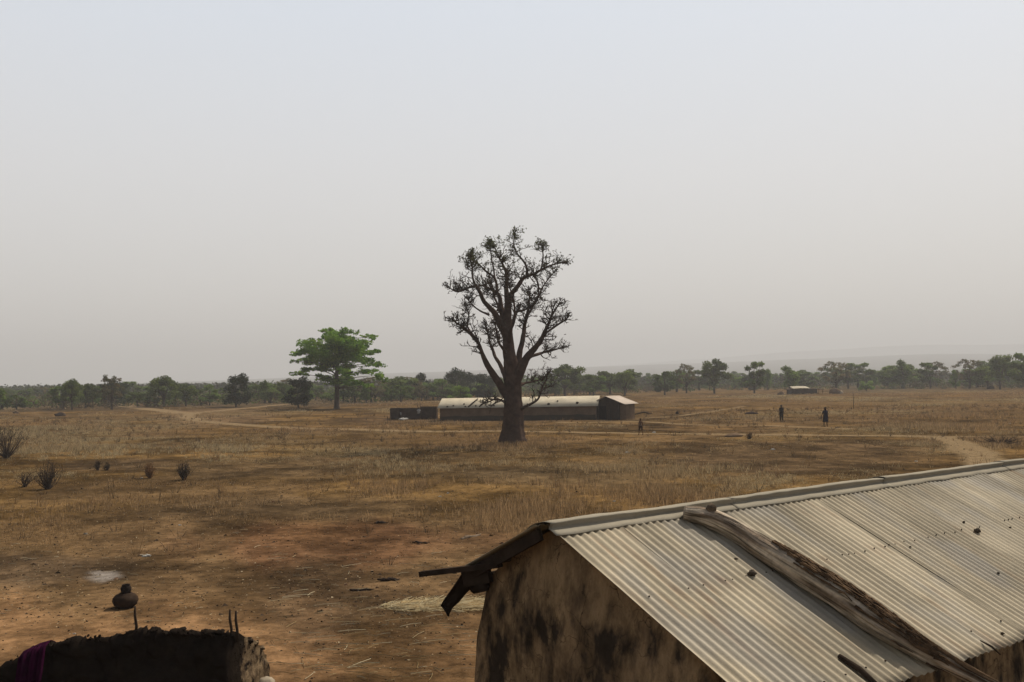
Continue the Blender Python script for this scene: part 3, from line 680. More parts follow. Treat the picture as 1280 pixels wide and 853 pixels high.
cm.grid(cf, 40, 40); o = cm.obj('cloth', M['cloth'], None, True, co_); tag(o, 'magenta cloth hung over the dark mud wall', 'cloth'); sm = o.modifiers.new('thickness', 'SOLIDIFY'); sm.thickness = .004

# pots on the ground
pp = GP(157, 759.5)
pot = [(0.001, 0), (.15, .0), (.225, .06), (.258, .14), (.25, .2), (.2, .26), (.13, .292), (.12, .305), (.11, .305), (.1, .29), (.18, .2), (.2, .15), (.001, .05)]
o = MB().lathe(pot, n=28, rough=.04).obj('clay_pot', M['clay'], None, True, pp); tag(o, 'round dark clay water pot standing on the bare ground', 'pot')
p2 = [(0.001, 0), (.07, 0), (.105, .05), (.11, .1), (.085, .145), (.075, .16), (.09, .175), (.08, .178), (.065, .16), (.095, .1), (.001, .03)]
o = MB().lathe(p2, n=20, rough=.05).obj('small_pot', M['soot'], None, True, pp + Vector((.01, 0, .295))); tag(o, 'small sooty pot set on top of the round clay pot', 'pot')

# ------------------------------------------------------------------ baobab
BD = GP(642, 555).y; K = BD / F
bb_o = GP(642, 555); B0 = bb_o.copy()
def BP(zx, zy, d=0.): return AT(540 + zx / 4.265, 280 + zy / 4.265, BD + d) * 1.0 - B0
bao = empty('baobab_tree', B0, 'tall baobab with thick trunk and nearly bare gnarled crown in the middle of the field', 'tree')
K4 = K / 4.265
def limb(spec, name='limb', n=10, seed=0):
    pts = [BP(400 + (x - 400) * .955, y + max(0, 600 - y) * .05, d) for x, y, w, d in spec]; rad = [w * K4 * .5 * (1. if w > 30 else .92) for x, y, w, d in spec]
    P, Q_ = smooth(pts, rad, 4)
    P = [p + Vector((mnoise.noise(p * .9 + Vector((seed, 0, 0))), mnoise.noise(p * .9 + Vector((0, seed, 5))), mnoise.noise(p * .9 + Vector((9, 0, seed))))) * .16 if i > 2 else p for i, p in enumerate(P)]
    MB().tube(P, Q_, n, True, .22, seed).obj(name, M['bark'], bao); return P, Q_
def flare(i, a):
    k = max(0, 1 - i / 14); return 1 + k * (.1 * math.sin(a * 5 + 1) + .07 * math.sin(a * 3)) + .06 * math.sin(a * 6 + i * .06) + .03 * math.sin(a * 11)
TR = [(433, 1184, 158, 0), (433, 1150, 134, 0), (433, 1110, 116, 0), (433, 1060, 106, 0), (433, 980, 96, 0), (430, 900, 90, 0), (428, 840, 88, 0), (424, 780, 82, 0), (415, 720, 70, .0), (406, 650, 60, 0), (403, 560, 52, 0)]
tp_, tr_ = smooth([BP(x, y, d) for x, y, w, d in TR], [w * K4 * .5 for x, y, w, d in TR], 4)
MB().tube(tp_, tr_, 44, True, .1, 3, flare).obj('trunk', M['bark'], bao)
LIMBS = [
 [(405, 580, 54, 0), (400, 500, 44, 0), (398, 430, 36, .2), (394, 330, 26, .4), (393, 240, 18, .6), (365, 175, 12, .8), (330, 110, 7, 1.)],
 [(420, 950, 60, 0), (375, 860, 42, -.3), (300, 770, 32, -.9), (265, 690, 24, -1.4), (240, 630, 19, -1.8), (190, 575, 15, -2.2), (140, 540, 11, -2.5), (95, 505, 6, -2.8)],
 [(400, 830, 40, 0), (370, 770, 26, .5), (335, 710, 20, 1.2), (308, 650, 16, 1.8), (292, 590, 11, 2.2), (285, 545, 7, 2.5)],
 [(405, 610, 50, 0), (345, 500, 34, -.5), (290, 420, 26, -1.2), (250, 360, 20, -1.7), (222, 320, 15, -2.), (175, 330, 12, -2.2), (125, 345, 9, -2.4), (75, 318, 5, -2.6)],
 [(250, 360, 16, -1.7), (215, 290, 12, -1.4), (210, 220, 9, -1.2), (200, 160, 5, -1.)],
 [(400, 540, 44, 0), (362, 410, 26, .8), (340, 350, 20, 1.3), (300, 325, 14, 1.8), (255, 315, 8, 2.2)],
 [(345, 360, 18, 1.2), (335, 280, 14, 1.5), (280, 230, 11, 1.3), (235, 190, 7, 1.1), (205, 150, 4, 1.)],
 [(335, 290, 12, 1.5), (320, 200, 9, 1.8), (310, 130, 6, 2.), (300, 90, 4, 2.1)],
 [(404, 500, 40, 0), (415, 400, 32, -.3), (440, 345, 27, -.6), (478, 295, 23, -.9), (515, 262, 19, -1.2), (570, 235, 14, -1.4), (640, 205, 10, -1.6), (705, 185, 5, -1.8)],
 [(510, 268, 16, -1.2), (508, 220, 13, -.9), (480, 170, 11, -.6), (445, 125, 8, -.4), (428, 85, 6, -.2), (440, 45, 4, 0)],
 [(545, 250, 12, -1.3), (575, 300, 10, -.9), (580, 345, 8, -.7), (560, 400, 8, -.6)],
 [(590, 228, 10, -1.4), (600, 160, 8, -1.6), (595, 110, 5, -1.8)],
 [(440, 800, 50, 0), (462, 730, 36, .5), (480, 650, 30, 1.), (497, 560, 24, 1.4), (508, 480, 19, 1.8), (520, 410, 13, 2.), (525, 345, 7, 2.2)],
 [(506, 500, 16, 1.7), (545, 430, 12, 1.8), (580, 350, 10, 1.9), (610, 300, 8, 1.8), (650, 245, 5, 1.7)],
 [(430, 880, 76, 0), (470, 775, 52, -.3), (520, 700, 38, -.7), (575, 635, 27, -1.1), (620, 555, 20, -1.4), (650, 490, 14, -1.6), (690, 415, 7, -1.8)],
 [(495, 735, 32, -.4), (545, 705, 20, .2), (600, 688, 14, .8), (650, 675, 10, 1.2), (710, 668, 6, 1.5)],
 [(590, 610, 16, -1.2), (640, 575, 12, -1.8), (690, 535, 9, -2.2), (738, 490, 5, -2.5)],
 [(420, 560, 22, 0), (440, 480, 16, .9), (475, 455, 12, 1.6), (520, 440, 7, 2.2)],
 [(300, 480, 14, -1.), (250, 455, 10, -1.3), (205, 420, 7, -1.5), (185, 400, 4, -1.6)],
 [(235, 620, 12, -1.8), (180, 545, 9, -1.2), (180, 480, 7, -1.), (160, 440, 4, -.9)],
 [(400, 700, 24, 0), (365, 640, 14, -1.2), (345, 580, 10, -2.), (335, 530, 6, -2.6)],
 [(410, 640, 26, 0), (425, 560, 18, -1.6), (450, 440, 12, -2.6), (420, 330, 8, -3.2), (410, 250, 5, -3.5)],
 [(400, 600, 26, 0), (370, 500, 18, 1.8), (345, 420, 12, 2.8), (300, 270, 7, 3.6)],
 [(470, 1000, 26, 0), (490, 985, 18, -.4), (560, 945, 12, -.8), (590, 900, 9, -1.), (610, 850, 7, -1.1), (625, 800, 4, -1.2)],
 [(470, 860, 26, 0), (500, 850, 14, .8), (550, 845, 10, 1.4), (600, 835, 6, 1.8)],
 [(400, 960, 22, 0), (375, 945, 15, -.5), (330, 930, 10, -.9), (290, 945, 6, -1.1)],
]
tw = MB(); LV, LC = [], []; rt = random.Random(21)
def twig(p, d, L, r, dep, z_):
    n = 4; q = [p]; dd = d.copy()
    for i in range(n):
        dd = (dd + Vector((rt.gauss(0, .22), rt.gauss(0, .22), rt.gauss(.05, .2)))).normalized(); q.append(q[-1] + dd * L / n)
    tw.tube(q, [r * (1 - .6 * i / n) for i in range(n + 1)], 4 if dep else 3, False)
    if dep:
        for k in range(rt.choice((2, 3, 3, 4))):
            s = rt.randint(1, n); nd = (dd * .5 + Vector((rt.gauss(0, .7), rt.gauss(0, .7), rt.gauss(.2, .6)))).normalized(); twig(q[s], nd, L * rt.uniform(.45, .7), r * .66, dep - 1, z_)
    else:
        for k in range(rt.choice((0, 0, 0, 1)) if q[-1].z < 12.5 else rt.choice((1, 2, 2))):
            c = q[-1] + Vector((rt.gauss(0, .07), rt.gauss(0, .07), rt.gauss(0, .07))); a = Vector((rt.gauss(0, 1), rt.gauss(0, 1), rt.gauss(0, 1))).normalized(); b = a.orthogonal().normalized(); s = rt.uniform(.05, .1)
            LV.extend([c - a * s, c + b * s * .6, c + a * s, c - b * s * .6]); top = min(1, max(0, (c.z - 11.5) / 4)); col = np.array([.065, .06, .036]) * (1 - top) + np.array([.085, .095, .025]) * top; LC.extend([col * rt.uniform(.6, 1.3)] * 4)
for li, sp_ in enumerate(LIMBS):
    P, Q_ = limb(sp_, seed=li * 3.7)
    n = len(P); tot = sum((P[i + 1] - P[i]).length for i in range(n - 1)); st_ = .42 if li not in (23, 24, 25) else .3
    cnt = int(tot * 5.)
    for k in range(cnt):
        f_ = st_ + (1 - st_) * (rt.random() ** .7) if li not in (0, 1, 14) else .35 + .65 * rt.random() ** .7
        i = min(n - 2, int(f_ * (n - 1))); t = (P[i + 1] - P[i]).normalized()
        side = Vector((rt.gauss(0, 1), rt.gauss(0, 1), rt.gauss(.25, .8))); side = (side - t * side.dot(t)).normalized()
        twig(P[i] + side * Q_[i] * .7, (side + t * .5).normalized(), rt.uniform(.35, .9), min(.05, Q_[i] * .5 + .012), 2 if rt.random() < .75 else 1, 0)
    for k in range(4): twig(P[-1], ((P[-1] - P[-3]).normalized() + Vector((rt.gauss(0, .5), rt.gauss(0, .5), rt.gauss(.1, .5)))).normalized(), rt.uniform(.3, .55), .045, 2, 0)
o = tw.obj('twigs', M['twig'], bao); o['kind'] = 'stuff'
o = link('leaves', npmesh('leaves', np.array([tuple(p) for p in LV]), 4, M['baoleaf'], col=np.array(LC)), bao); o['kind'] = 'stuff'

# ------------------------------------------------------------------ crowns
def leafcloud(clumps, n, size, cols, rs, flat=.0):
    """clumps: (x,y,z,rx,ry,rz,weight). Small leaf faces spread through each clump's volume, denser towards its skin."""
    c = np.array(clumps, float); w = c[:, 6] * (c[:, 3] * c[:, 4] * c[:, 5]) ** (2 / 3); idx = rs.choice(len(c), n, p=w / w.sum())
    d = rs.normal(size=(n, 3)); d /= np.linalg.norm(d, axis=1)[:, None]; r = rs.random(n) ** .45 * (1 + .25 * rs.normal(size=n) * .5)
    p = c[idx, :3] + d * c[idx, 3:6] * r[:, None]
    a = rs.normal(size=(n, 3)); a /= np.linalg.norm(a, axis=1)[:, None]; b = np.cross(a, rs.normal(size=(n, 3))); b /= np.linalg.norm(b, axis=1)[:, None]
    s = size * (.6 + .8 * rs.random(n))[:, None]
    V = np.stack([p - a * s, p - b * s * .55, p + a * s, p + b * s * .55], 1).reshape(-1, 3)
    cc = np.array(cols)[rs.integers(0, len(cols), len(c))][idx] * (.75 + .5 * rs.random(n))[:, None]
    return V, np.repeat(cc, 4, 0)
def limbs_to(mb, clumps, zf, r0, rs, k=10, n=5):
    for c in sorted(clumps, key=lambda c: -c[6])[:k]:
        e = Vector(c[:3]); s = Vector((0, 0, zf * (.6 + .4 * rs.random()))); m = s.lerp(e, .5) + Vector((0, 0, -.12 * (e - s).length * (rs.random() - .2)))
        mb.tube([s, m, e], [r0 * .5, r0 * .32, r0 * .1], n, False)
# big green tree
GT = GP(421, 511.5); KG = GT.y / F
CLZ = [(520, 110, 70, 35), (690, 100, 45, 28), (430, 160, 60, 35), (590, 150, 90, 50), (700, 190, 90, 45), (860, 158, 55, 18), (350, 215, 50, 28), (480, 230, 90, 42), (620, 250, 100, 45), (780, 240, 80, 38), (880, 282, 75, 20), (935, 275, 35, 10), (250, 300, 65, 22), (195, 290, 25, 9), (330, 350, 85, 42), (460, 320, 85, 40), (600, 340, 90, 40), (740, 345, 90, 34), (860, 370, 80, 26), (930, 400, 48, 24), (225, 372, 38, 14), (300, 430, 65, 24), (430, 440, 70, 22), (850, 450, 75, 26), (940, 490, 58, 24), (700, 485, 50, 16), (480, 500, 80, 34), (640, 545, 85, 30), (770, 570, 75, 18), (855, 592, 35, 12), (240, 485, 58, 20), (540, 560, 65, 22), (990, 530, 25, 9), (560, 200, 80, 40), (800, 190, 60, 24), (640, 110, 40, 20), (390, 300, 60, 30), (560, 300, 190, 110), (600, 210, 150, 90), (470, 390, 130, 60), (710, 300, 150, 80), (640, 440, 120, 40), (380, 250, 110, 70)]
rs = np.random.default_rng(3); cl = []
for x, y, rx, ry in CLZ:
    p = AT(340 + x / 7.1, 400 + y / 7.1, GT.y) - GT; hw = max(.5, 7 * math.sqrt(max(0, 1 - (p.x / 8.2) ** 2)))
    for rep in range(3):
        dy = rs.uniform(-1, 1) * hw; cl.append((p.x + rs.normal() * .25 * (rep > 0), dy, p.z + rs.normal() * .2 * (rep > 0), rx / 7.1 * KG, rx / 7.1 * KG * .9, ry / 7.1 * KG * 1.1, 1))
cl2 = []
for c in cl:
    for q in range(7):
        v = rs.normal(size=3); v /= np.linalg.norm(v); k_ = rs.random() ** .5 * .95; f_ = rs.uniform(.3, .52); cl2.append((c[0] + v[0] * c[3] * k_, c[1] + v[1] * c[4] * k_, c[2] + v[2] * c[5] * k_, c[3] * f_, c[4] * f_, max(.18, c[5] * f_), 1))
gt = empty('green_tree', GT, 'tall bright green tree with layered spreading crown left of the baobab', 'tree')
V_, C_ = leafcloud(cl2, 34000, .18, [(.125, .23, .027), (.10, .185, .023), (.16, .255, .03), (.07, .14, .02)], rs)
o = link('crown', npmesh('crown', V_, 4, M['leafgreen'], col=C_), gt)
mb = MB(); mb.tube([(0, 0, -.2), (0, 0, .5), (.05, 0, 2.5), (0, .1, 5), (.1, 0, 8), (0, 0, 11)], [.62, .48, .4, .36, .26, .1], 12, False, .1)
for c in cl[::2]: e = Vector(c[:3]); s = Vector((0, 0, max(3.4, e.z - .7 - rs.random() * .9))); mb.tube([s, s.lerp(e, .5) + Vector((0, 0, .2)), e], [.09, .055, .02], 5, False)
mb.obj('trunk', M['trunk'], gt)

# background tree kinds, unit height 1 m = scaled later
def proto(kind, seed):
    rs = np.random.default_rng(seed); H = 6.; cl = []; th = .16
    if kind == 'umbrella':
        for k in range(11):
            a = rs.random() * 6.28; r = rs.random() ** .6 * 2.6; cl.append((math.cos(a) * r, math.sin(a) * r, 4.7 - .22 * r * r + rs.normal() * .35, .85, .85, .62, 1))
        for k in range(13):
            a = rs.random() * 6.28; r = 2.3 * rs.random() ** .5; cl.append((math.cos(a) * r, math.sin(a) * r, 1.5 + rs.random() * 2.6, .65, .65, .5, .8))
        n, sz, m, cols = 4200, .16, 'l_olive', [(.07, .088, .032), (.055, .07, .03), (.085, .108, .035)]
    elif kind == 'dense':
        for k in range(22):
            a = rs.random() * 6.28; z = .5 + rs.random() * 5.; r = math.sqrt(max(.1, 1 - ((z - 2.7) / 3.4) ** 2)) * 2.3 * rs.random() ** .4; cl.append((math.cos(a) * r, math.sin(a) * r, z, .95, .95, .75, 1))
        n, sz, m, cols = 4200, .17, 'l_dark', [(.03, .04, .02), (.024, .034, .018), (.034, .042, .022)]
    elif kind == 'loose':
        for k in range(16):
            a = rs.random() * 6.28; z = 1.1 + rs.random() * 4.3; r = math.sqrt(max(.1, 1 - ((z - 3.4) / 2.9) ** 2)) * 2.3 * rs.random() ** .5; cl.append((math.cos(a) * r, math.sin(a) * r, z, .7, .7, .5, 1))
        n, sz, m, cols = 3400, .17, 'l_olive', [(.07, .095, .032), (.085, .12, .038), (.058, .075, .03)]
    elif kind == 'sparse':
        for k in range(40):
            a = rs.random() * 6.28; z = 1.8 + rs.random() * 3.9; r = 2.1 * rs.random() ** .5 * math.sqrt(max(.15, 1 - ((z - 3.6) / 2.5) ** 2)); cl.append((math.cos(a) * r, math.sin(a) * r, z, .42, .42, .34, 1))
        n, sz, m, cols = 2200, .13, 'l_grey', [(.085, .075, .045), (.075, .075, .04), (.10, .08, .05)]
    elif kind == 'shrub':
        for k in range(12):
            a = rs.random() * 6.28; z = .7 + rs.random() * 4.2; r = 2.6 * math.sqrt(max(.1, 1 - (z / 5.6) ** 2)) * rs.random() ** .5; cl.append((math.cos(a) * r, math.sin(a) * r, z, .9, .9, .7, 1))
        n, sz, m, cols = 1900, .2, 'l_light', [(.10, .145, .035), (.08, .12, .032), (.068, .09, .03)]
    else:
        for k in range(10):
            z = 1.5 + k * .42; a = rs.random() * 6.28; r = rs.random() * .7; cl.append((math.cos(a) * r, math.sin(a) * r, z, .95 - .04 * k, .95 - .04 * k, .6, 1))
        n, sz, m, cols = 2000, .15, 'l_light', [(.085, .125, .032), (.07, .10, .03), (.10, .14, .034)]
    cols = [tuple(v * g for v, g in zip(c, (1.45, 1.46, 1.25))) for c in cols] if kind != 'dense' else cols
    V_, C_ = leafcloud(cl, n, sz, cols, rs)
    e = empty('savanna_tree', (0, 0, 0), 'x', 'tree'); c = link('crown', npmesh('crown', V_, 4, M[m], col=C_), e)
    mb = MB(); zf = 1.7 if kind not in ('shrub', 'dense') else .8
    mb.tube([(0, 0, -.3), (.05, 0, zf * .5), (0, .05, zf), (.1, 0, 4.4)], [th * 1.2, th, th * .8, th * .2], 7, False, .15)
    limbs_to(mb, cl, zf, th * .9, rs, 12); t = mb.obj('trunk', M['trunk'], e)
    CH[e.name] = [c, t]; return e
PR = {k: [proto(k, s * 7 + 3) for s in range(q)] for k, q in (('umbrella', 3), ('dense', 2), ('loose', 4), ('sparse', 2), ('shrub', 3), ('clumped', 2))}
NAMED = [
 (90, 513, 474, 34, 'umbrella', 'flat topped umbrella tree at the far left of the tree belt'),
 (140, 512, 469, 36, 'sparse', 'brownish thin leaved tree right of the far left umbrella tree'),
 (116, 509, 483, 24, 'loose', 'short green tree between the umbrella tree and the brownish tree'),
 (205, 509, 470, 50, 'umbrella', 'broad loose layered tree between the brownish tree and dark round tree'),
 (262, 507, 478, 30, 'loose', 'grey green loose tree just left of the dark round tree'),
 (295, 509, 467, 44, 'dense', 'very dark dense round tree on the left by the dirt track'),
 (331, 504, 474, 20, 'clumped', 'slender pale tree right of the very dark round tree'),
 (373, 510, 471, 42, 'dense', 'dark round bushy tree standing close beside the tall green tree'),
 (527, 500, 464, 24, 'dense', 'small dark domed tree rising behind the low dark wall'),
 (572, 499, 460, 38, 'dense', 'dark ragged tree rising behind the left end of the long building'),
 (576, 505, 481, 34, 'shrub', 'bright green bushy tree right behind the left end of the long roof'),
 (606, 500, 470, 36, 'dense', 'dark tree just left of the baobab trunk behind the roof'),
 (706, 497, 456, 62, 'umbrella', 'wide domed tree just right of the baobab'),
 (742, 497, 466, 34, 'loose', 'green tree overlapping the right side of the wide domed tree'),
 (781, 495, 461, 48, 'umbrella', 'domed tree above the small gabled hut'),
 (831, 494, 462, 34, 'loose', 'mid green tree right of the domed tree above the hut'),
 (858, 492, 453, 28, 'sparse', 'greyish thin tree left of the dark gappy tree'),
 (893, 492, 448, 44, 'umbrella', 'dark gappy tree with clear trunk left of the far shelter'),
 (943, 492, 452, 36, 'loose', 'rounded grey green tree left above the far shelter'),
 (988, 490, 456, 30, 'clumped', 'pale green upright tree directly behind the far shelter'),
 (1045, 489, 450, 42, 'sparse', 'bare topped grey tree right of the far shelter'),
 (1130, 486, 448, 24, 'clumped', 'tall narrow clumped tree in the right tree belt'),
 (1163, 486, 453, 34, 'loose', 'rounded olive tree right of the tall narrow tree'),
 (1195, 487, 463, 16, 'shrub', 'small yellow green bush at the right field edge'),
 (1212, 486, 447, 40, 'sparse', 'greyish wide tree left of the big dark right trees'),
 (1250, 487, 440, 46, 'umbrella', 'largest dark tree near the right edge'),
 (1282, 488, 441, 40, 'loose', 'tree cut by the right edge of the view'),
 (1083, 489, 471, 22, 'shrub', 'bright green low bush right of the far shelter'),
]
NM = {'umbrella': 'umbrella_tree', 'dense': 'round_tree', 'loose': 'savanna_tree', 'sparse': 'thin_tree', 'shrub': 'bush', 'clumped': 'savanna_tree'}
def put(px, by, ty, wpx, kind, label, group, k=0):
    p = GP(px, by); h = (by - ty) * p.y / F; w = wpx * p.y / F
    pr = PR[kind][k % len(PR[kind])]; s = h / {'umbrella': 5.6, 'dense': 6.1, 'loose': 5.9, 'sparse': 5.9, 'shrub': 5.4, 'clumped': 6.1}[kind]
    sw = w / {'umbrella': 6.2, 'dense': 6.2, 'loose': 5.4, 'sparse': 4.6, 'shrub': 6., 'clumped': 3.0}[kind]
    o = dup(pr, p, random.uniform(0, 6.28), (sw, sw, s), label, 'tree' if kind != 'shrub' else 'bush', group); o.name = NM[kind]; return o
for k, (px, by, ty, w, kd, lb) in enumerate(NAMED): put(px, by, ty, w, kd, lb, None, k)
BX = [-200, 0, 100, 300, 450, 600, 860, 1000, 1280, 1500]; BY = [515, 513, 511, 506, 504, 499, 490, 487, 486, 486]
HH = [4.8, 4.5, 5.2, 5.4, 5.6, 6.2, 7.4, 7.8, 9.2, 9.4]
rf = random.Random(77)
for k in range(262):
    px = rf.uniform(-180, 1460); by = np.interp(px, BX, BY); p0 = G(px, by); D = p0.y * (1 + .8 * rf.random() ** 1.5); x = p0.x / p0.y * D
    kd = rf.choice(['loose', 'loose', 'shrub', 'shrub', 'loose', 'sparse' if rf.random() < .5 else 'loose', 'umbrella', 'clumped', 'dense' if rf.random() < .4 else 'loose']); pr = rf.choice(PR[kd])
    h = np.interp(px, BX, HH) * rf.uniform(.6, 1.08) * (.75 if kd == 'shrub' else 1); s = h / 6.
    px_l = 640 + F * x / D
    reg = ('left of the tall green tree' if px_l < 370 else 'between green tree and baobab' if px_l < 640 else 'right of the baobab trunk' if px_l < 800 else 'around the far shelter' if px_l < 1060 else 'at the far right')
    row = 'front' if D < p0.y * 1.2 else 'hazy back'
    look = {'loose': 'rounded loose green tree', 'shrub': 'low leafy green bush', 'sparse': 'thin leaved brownish tree', 'umbrella': 'broad domed olive tree', 'clumped': 'upright narrow green tree', 'dense': 'dark dense round tree'}[kd]
    lbl = f'{look} {reg}, {row} row of belt'
    o = dup(pr, (x, D, float(gz(x, D))), rf.uniform(0, 6.28), (s * rf.uniform(1.2, 1.9), s * rf.uniform(1.2, 1.9), s), lbl, 'tree' if kd != 'shrub' else 'bush', lbl.replace(' tree ', ' trees ', 1).replace(' bush ', ' bushes ', 1)); o.name = NM[kd]
for l in PR.values():
    for e in l:
        for c in CH[e.name]: bpy.data.objects.remove(c)
        bpy.data.objects.remove(e)
# undergrowth between the trunks of the belt
n = 1500; px = RNG.uniform(-200, 1480, n); by = np.interp(px, BX, BY); cl = []
for i in range(n):
    p0 = G(px[i], by[i]); D = p0.y * (1.0 + .75 * RNG.random() ** 1.2); x = p0.x / p0.y * D; h = RNG.uniform(.5, 1.7); cl.append((x, D, float(gz(x, D)) + h * .8, RNG.uniform(1., 2.6), 1.6, h, 1))
V_, C_ = leafcloud(cl, 90000, .24, [(.075, .095, .03), (.06, .075, .03), (.095, .125, .035), (.075, .06, .036), (.10, .08, .045)], RNG)
tag(link('undergrowth', npmesh('undergrowth', V_, 4, mat('undergrowth_leaves', None, attr='tint', trans=.25), col=C_)), 'thick green and brown undergrowth along the foot of the tree belt', 'undergrowth', kind='stuff')
# far woodland reading as one mass
n = 5200; y = 380 * (2600 / 380) ** RNG.random(n); x = (RNG.random(n) - .5) * 1.5 * y; keep = fbm(x / 120, y / 120, 200, 3) > .42; x, y = x[keep], y[keep]
z = gz(x, y); cl = [(x[i], y[i], z[i] + 2.4, 2.6 + RNG.random(), 2.6, 2.0 + RNG.random() * .8, 1) for i in range(len(x))]
V_, C_ = leafcloud(cl, 110000, .8, [(.045, .055, .026), (.035, .045, .024), (.06, .075, .03), (.055, .05, .034)], RNG)
tag(link('far_woodland', npmesh('far_woodland', V_, 4, mat('far_woodland_leaves', None, attr='tint', trans=.2), col=C_)), 'far scattered woodland fading into haze below the ridges', 'woodland', kind='stuff')

# ------------------------------------------------------------------ shrubs and tufts in the field
def bare_shrub(px, by, h_px, w_px, label, leaf=(.06, .055, .035), n=26, thick=1., cat='shrub', mt='twig', nleaf=160):
    p = GP(px, by); K_ = p.y / F; h, w = h_px * K_, w_px * K_; rs_ = random.Random(px); e = empty('shrub', p, label, cat); mb = MB(); V = []; C = []
    for k in range(n):
        a = rs_.random() * 6.28; r = rs_.random() ** .5; tip = Vector((math.cos(a) * r * w / 2, math.sin(a) * r * w / 2, h * rs_.uniform(.55, 1) * (1 - .35 * r * r)))
        q = [Vector((math.cos(a) * .04, math.sin(a) * .04, -.02)), tip * .5 + Vector((rs_.gauss(0, .07), rs_.gauss(0, .07), -.04 * h)), tip]; mb.tube(q, [.016 * thick, .011 * thick, .005 * thick], 4, False)
        for m_ in range(3):
            s = q[1].lerp(q[2], rs_.random()); mb.tube([s, s + Vector((rs_.gauss(0, .12), rs_.gauss(0, .12), rs_.uniform(.02, .25))) * h], [.006 * thick, .003 * thick], 3, False)
            for _ in range(int(nleaf / (n * 3) * rs_.random() + .5)):
                c = s + Vector((rs_.gauss(0, .12), rs_.gauss(0, .12), rs_.gauss(.05, .1))) * h; u = Vector((rs_.gauss(0, 1), rs_.gauss(0, 1), rs_.gauss(0, 1))).normalized(); b = u.orthogonal().normalized(); z_ = .022 * thick
                V += [c - u * z_, c - b * z_ * .5, c + u * z_, c + b * z_ * .5]; C += [np.array(leaf) * rs_.uniform(.6, 1.3)] * 4
    mb.obj('stems', M[mt], e); link('foliage', npmesh('foliage', np.array([tuple(v_) for v_ in V]), 4, M['baoleaf'], col=np.array(C)), e)
bare_shrub(8, 573, 50, 56, 'large grey bare shrub at the left edge of the field', (.06, .052, .04), 46, 1.6, nleaf=500)
bare_shrub(60, 612, 36, 34, 'dark twiggy shrub, tallest of the group at the left', (.04, .034, .022), 40, 1.5, nleaf=420)
bare_shrub(31, 609, 20, 28, 'low spreading shrub left of the tallest twiggy shrub', (.05, .04, .028), 26, 1.2)
bare_shrub(230, 600, 24, 18, 'dark narrow shrub standing alone on the left field', (.045, .04, .024), 34, 1.5, nleaf=360)
bare_shrub(122, 588, 14, 7, 'small dark stump like shrub, left one of a pair', (.035, .03, .02), 16, 1.6)
bare_shrub(134, 588, 10, 7, 'small dark low shrub, right one of a pair', (.035, .03, .02), 16, 1.6)
bare_shrub(187, 598, 22, 16, 'reddish dry shrub left of the dark narrow shrub', (.2, .11, .05), 40, 1.3, mt='drystem', nleaf=360)
bare_shrub(1250, 556, 12, 60, 'low dark tangle of brush beside the path at the right', (.06, .045, .028), 46, 1.6, nleaf=300)
bare_shrub(937, 549, 10, 10, 'small reddish bush beside the footpath', (.11, .06, .035), 24, 1.4, nleaf=200)
# low mounds, logs, bits
def blobthing(name, px, py, r, m, label, cat, seed=1, rough=.5):
    p = GP(px, py); o = MB().blob((0, 0, 0), r, seed, rough, 14, 8, flat=-.05).obj(name, M[m], None, True, p + Vector((0, 0, .02))); return tag(o, label, cat)
blobthing('earth_mound', 75, 520.5, (.85, .6, .55), 'muddark', 'dark low mound in the grass at the far left', 'mound', 1)
blobthing('earth_mound', 20, 517, (.5, .4, .45), 'mudfar', 'small brown mound near the left tree belt', 'mound', 2)
blobthing('earth_mound', 939, 518, (.75, .5, .25), 'muddark', 'flat dark mound between the path and the dark clothed person', 'mound', 3)
blobthing('black_bundle', 846.5, 517.5, (.22, .2, .28), 'soot', 'small black bundle on the pale ground right of the hut', 'bundle', 4)
blobthing('earth_mound', 917, 546, (.7, .5, .22), 'mudfar', 'reddish low mound just below the footpath', 'mound', 5)
blobthing('earth_mound', 1238, 486.5, (1.0, .7, .8), 'muddark', 'dark lump at the foot of the trees near the right edge', 'mound', 6)
def gstick(name, x0, y0, x1, y1, r, label, m='pole', cat='log'):
    a, b = GP(x0, y0), GP(x1, y1); r *= .7; up = Vector((0, 0, r)); rg_ = random.Random(x0 * 7 + int(y0)); L_ = (b - a).length; sd_ = Vector((-(b - a).y, (b - a).x, 0)).normalized()
    P_ = [(b - a) * (k_ / 8) + up * rg_.uniform(.2, 1.2) + sd_ * rg_.gauss(0, .035) * L_ + Vector((0, 0, .012 * L_ * math.sin(k_ * .8))) for k_ in range(9)]
    R_ = [r * v * rg_.uniform(.7, 1.25) for v in (.45, .85, 1.05, 1., 1.1, .85, .9, .6, .22)]
    mbx = MB().tube(P_, R_, 10, True, .5, x0); m0 = P_[5]; mbx.tube([m0, m0 + sd_ * L_ * .10 + (b - a) * .08 + up * .8], [r * .4, r * .15], 6, True, .3); o = mbx.obj(name, M[m], None, True, a); return tag(o, label, cat)
gstick('log', 576, 675, 601, 669, .06, 'grey brown log lying on the red soil behind the near hut', 'wood')
gstick('log', 515, 679, 537, 680, .05, 'thin dark log left of the grey brown log')
gstick('log', 468, 655, 486, 654, .05, 'dark driftlike log farthest back on the red soil')
gstick('log', 472, 727, 500, 725, .06, 'charred black log on the bare ground left of the straw')
gstick('log', 437, 739, 468, 738, .045, 'thin charred branch left of the charred log')
gstick('branch', 172, 695, 188, 694, .03, 'pale thin branch by the ash patch', 'palestone', 'branch')
gstick('stick', 1044, 535.5, 1050, 535, .05, 'dark stick on the ground by the robed person', 'pole', 'stick')
def litterbit(x, y, s, lb, m='white'):
    p = GP(x, y); o = MB().blob((0, 0, 0), (s, s * .6, s * .45), x, .8, 8, 5, flat=-.01).obj('litter', M[m], None, False, p + Vector((0, 0, .01))); tag(o, lb, 'litter')
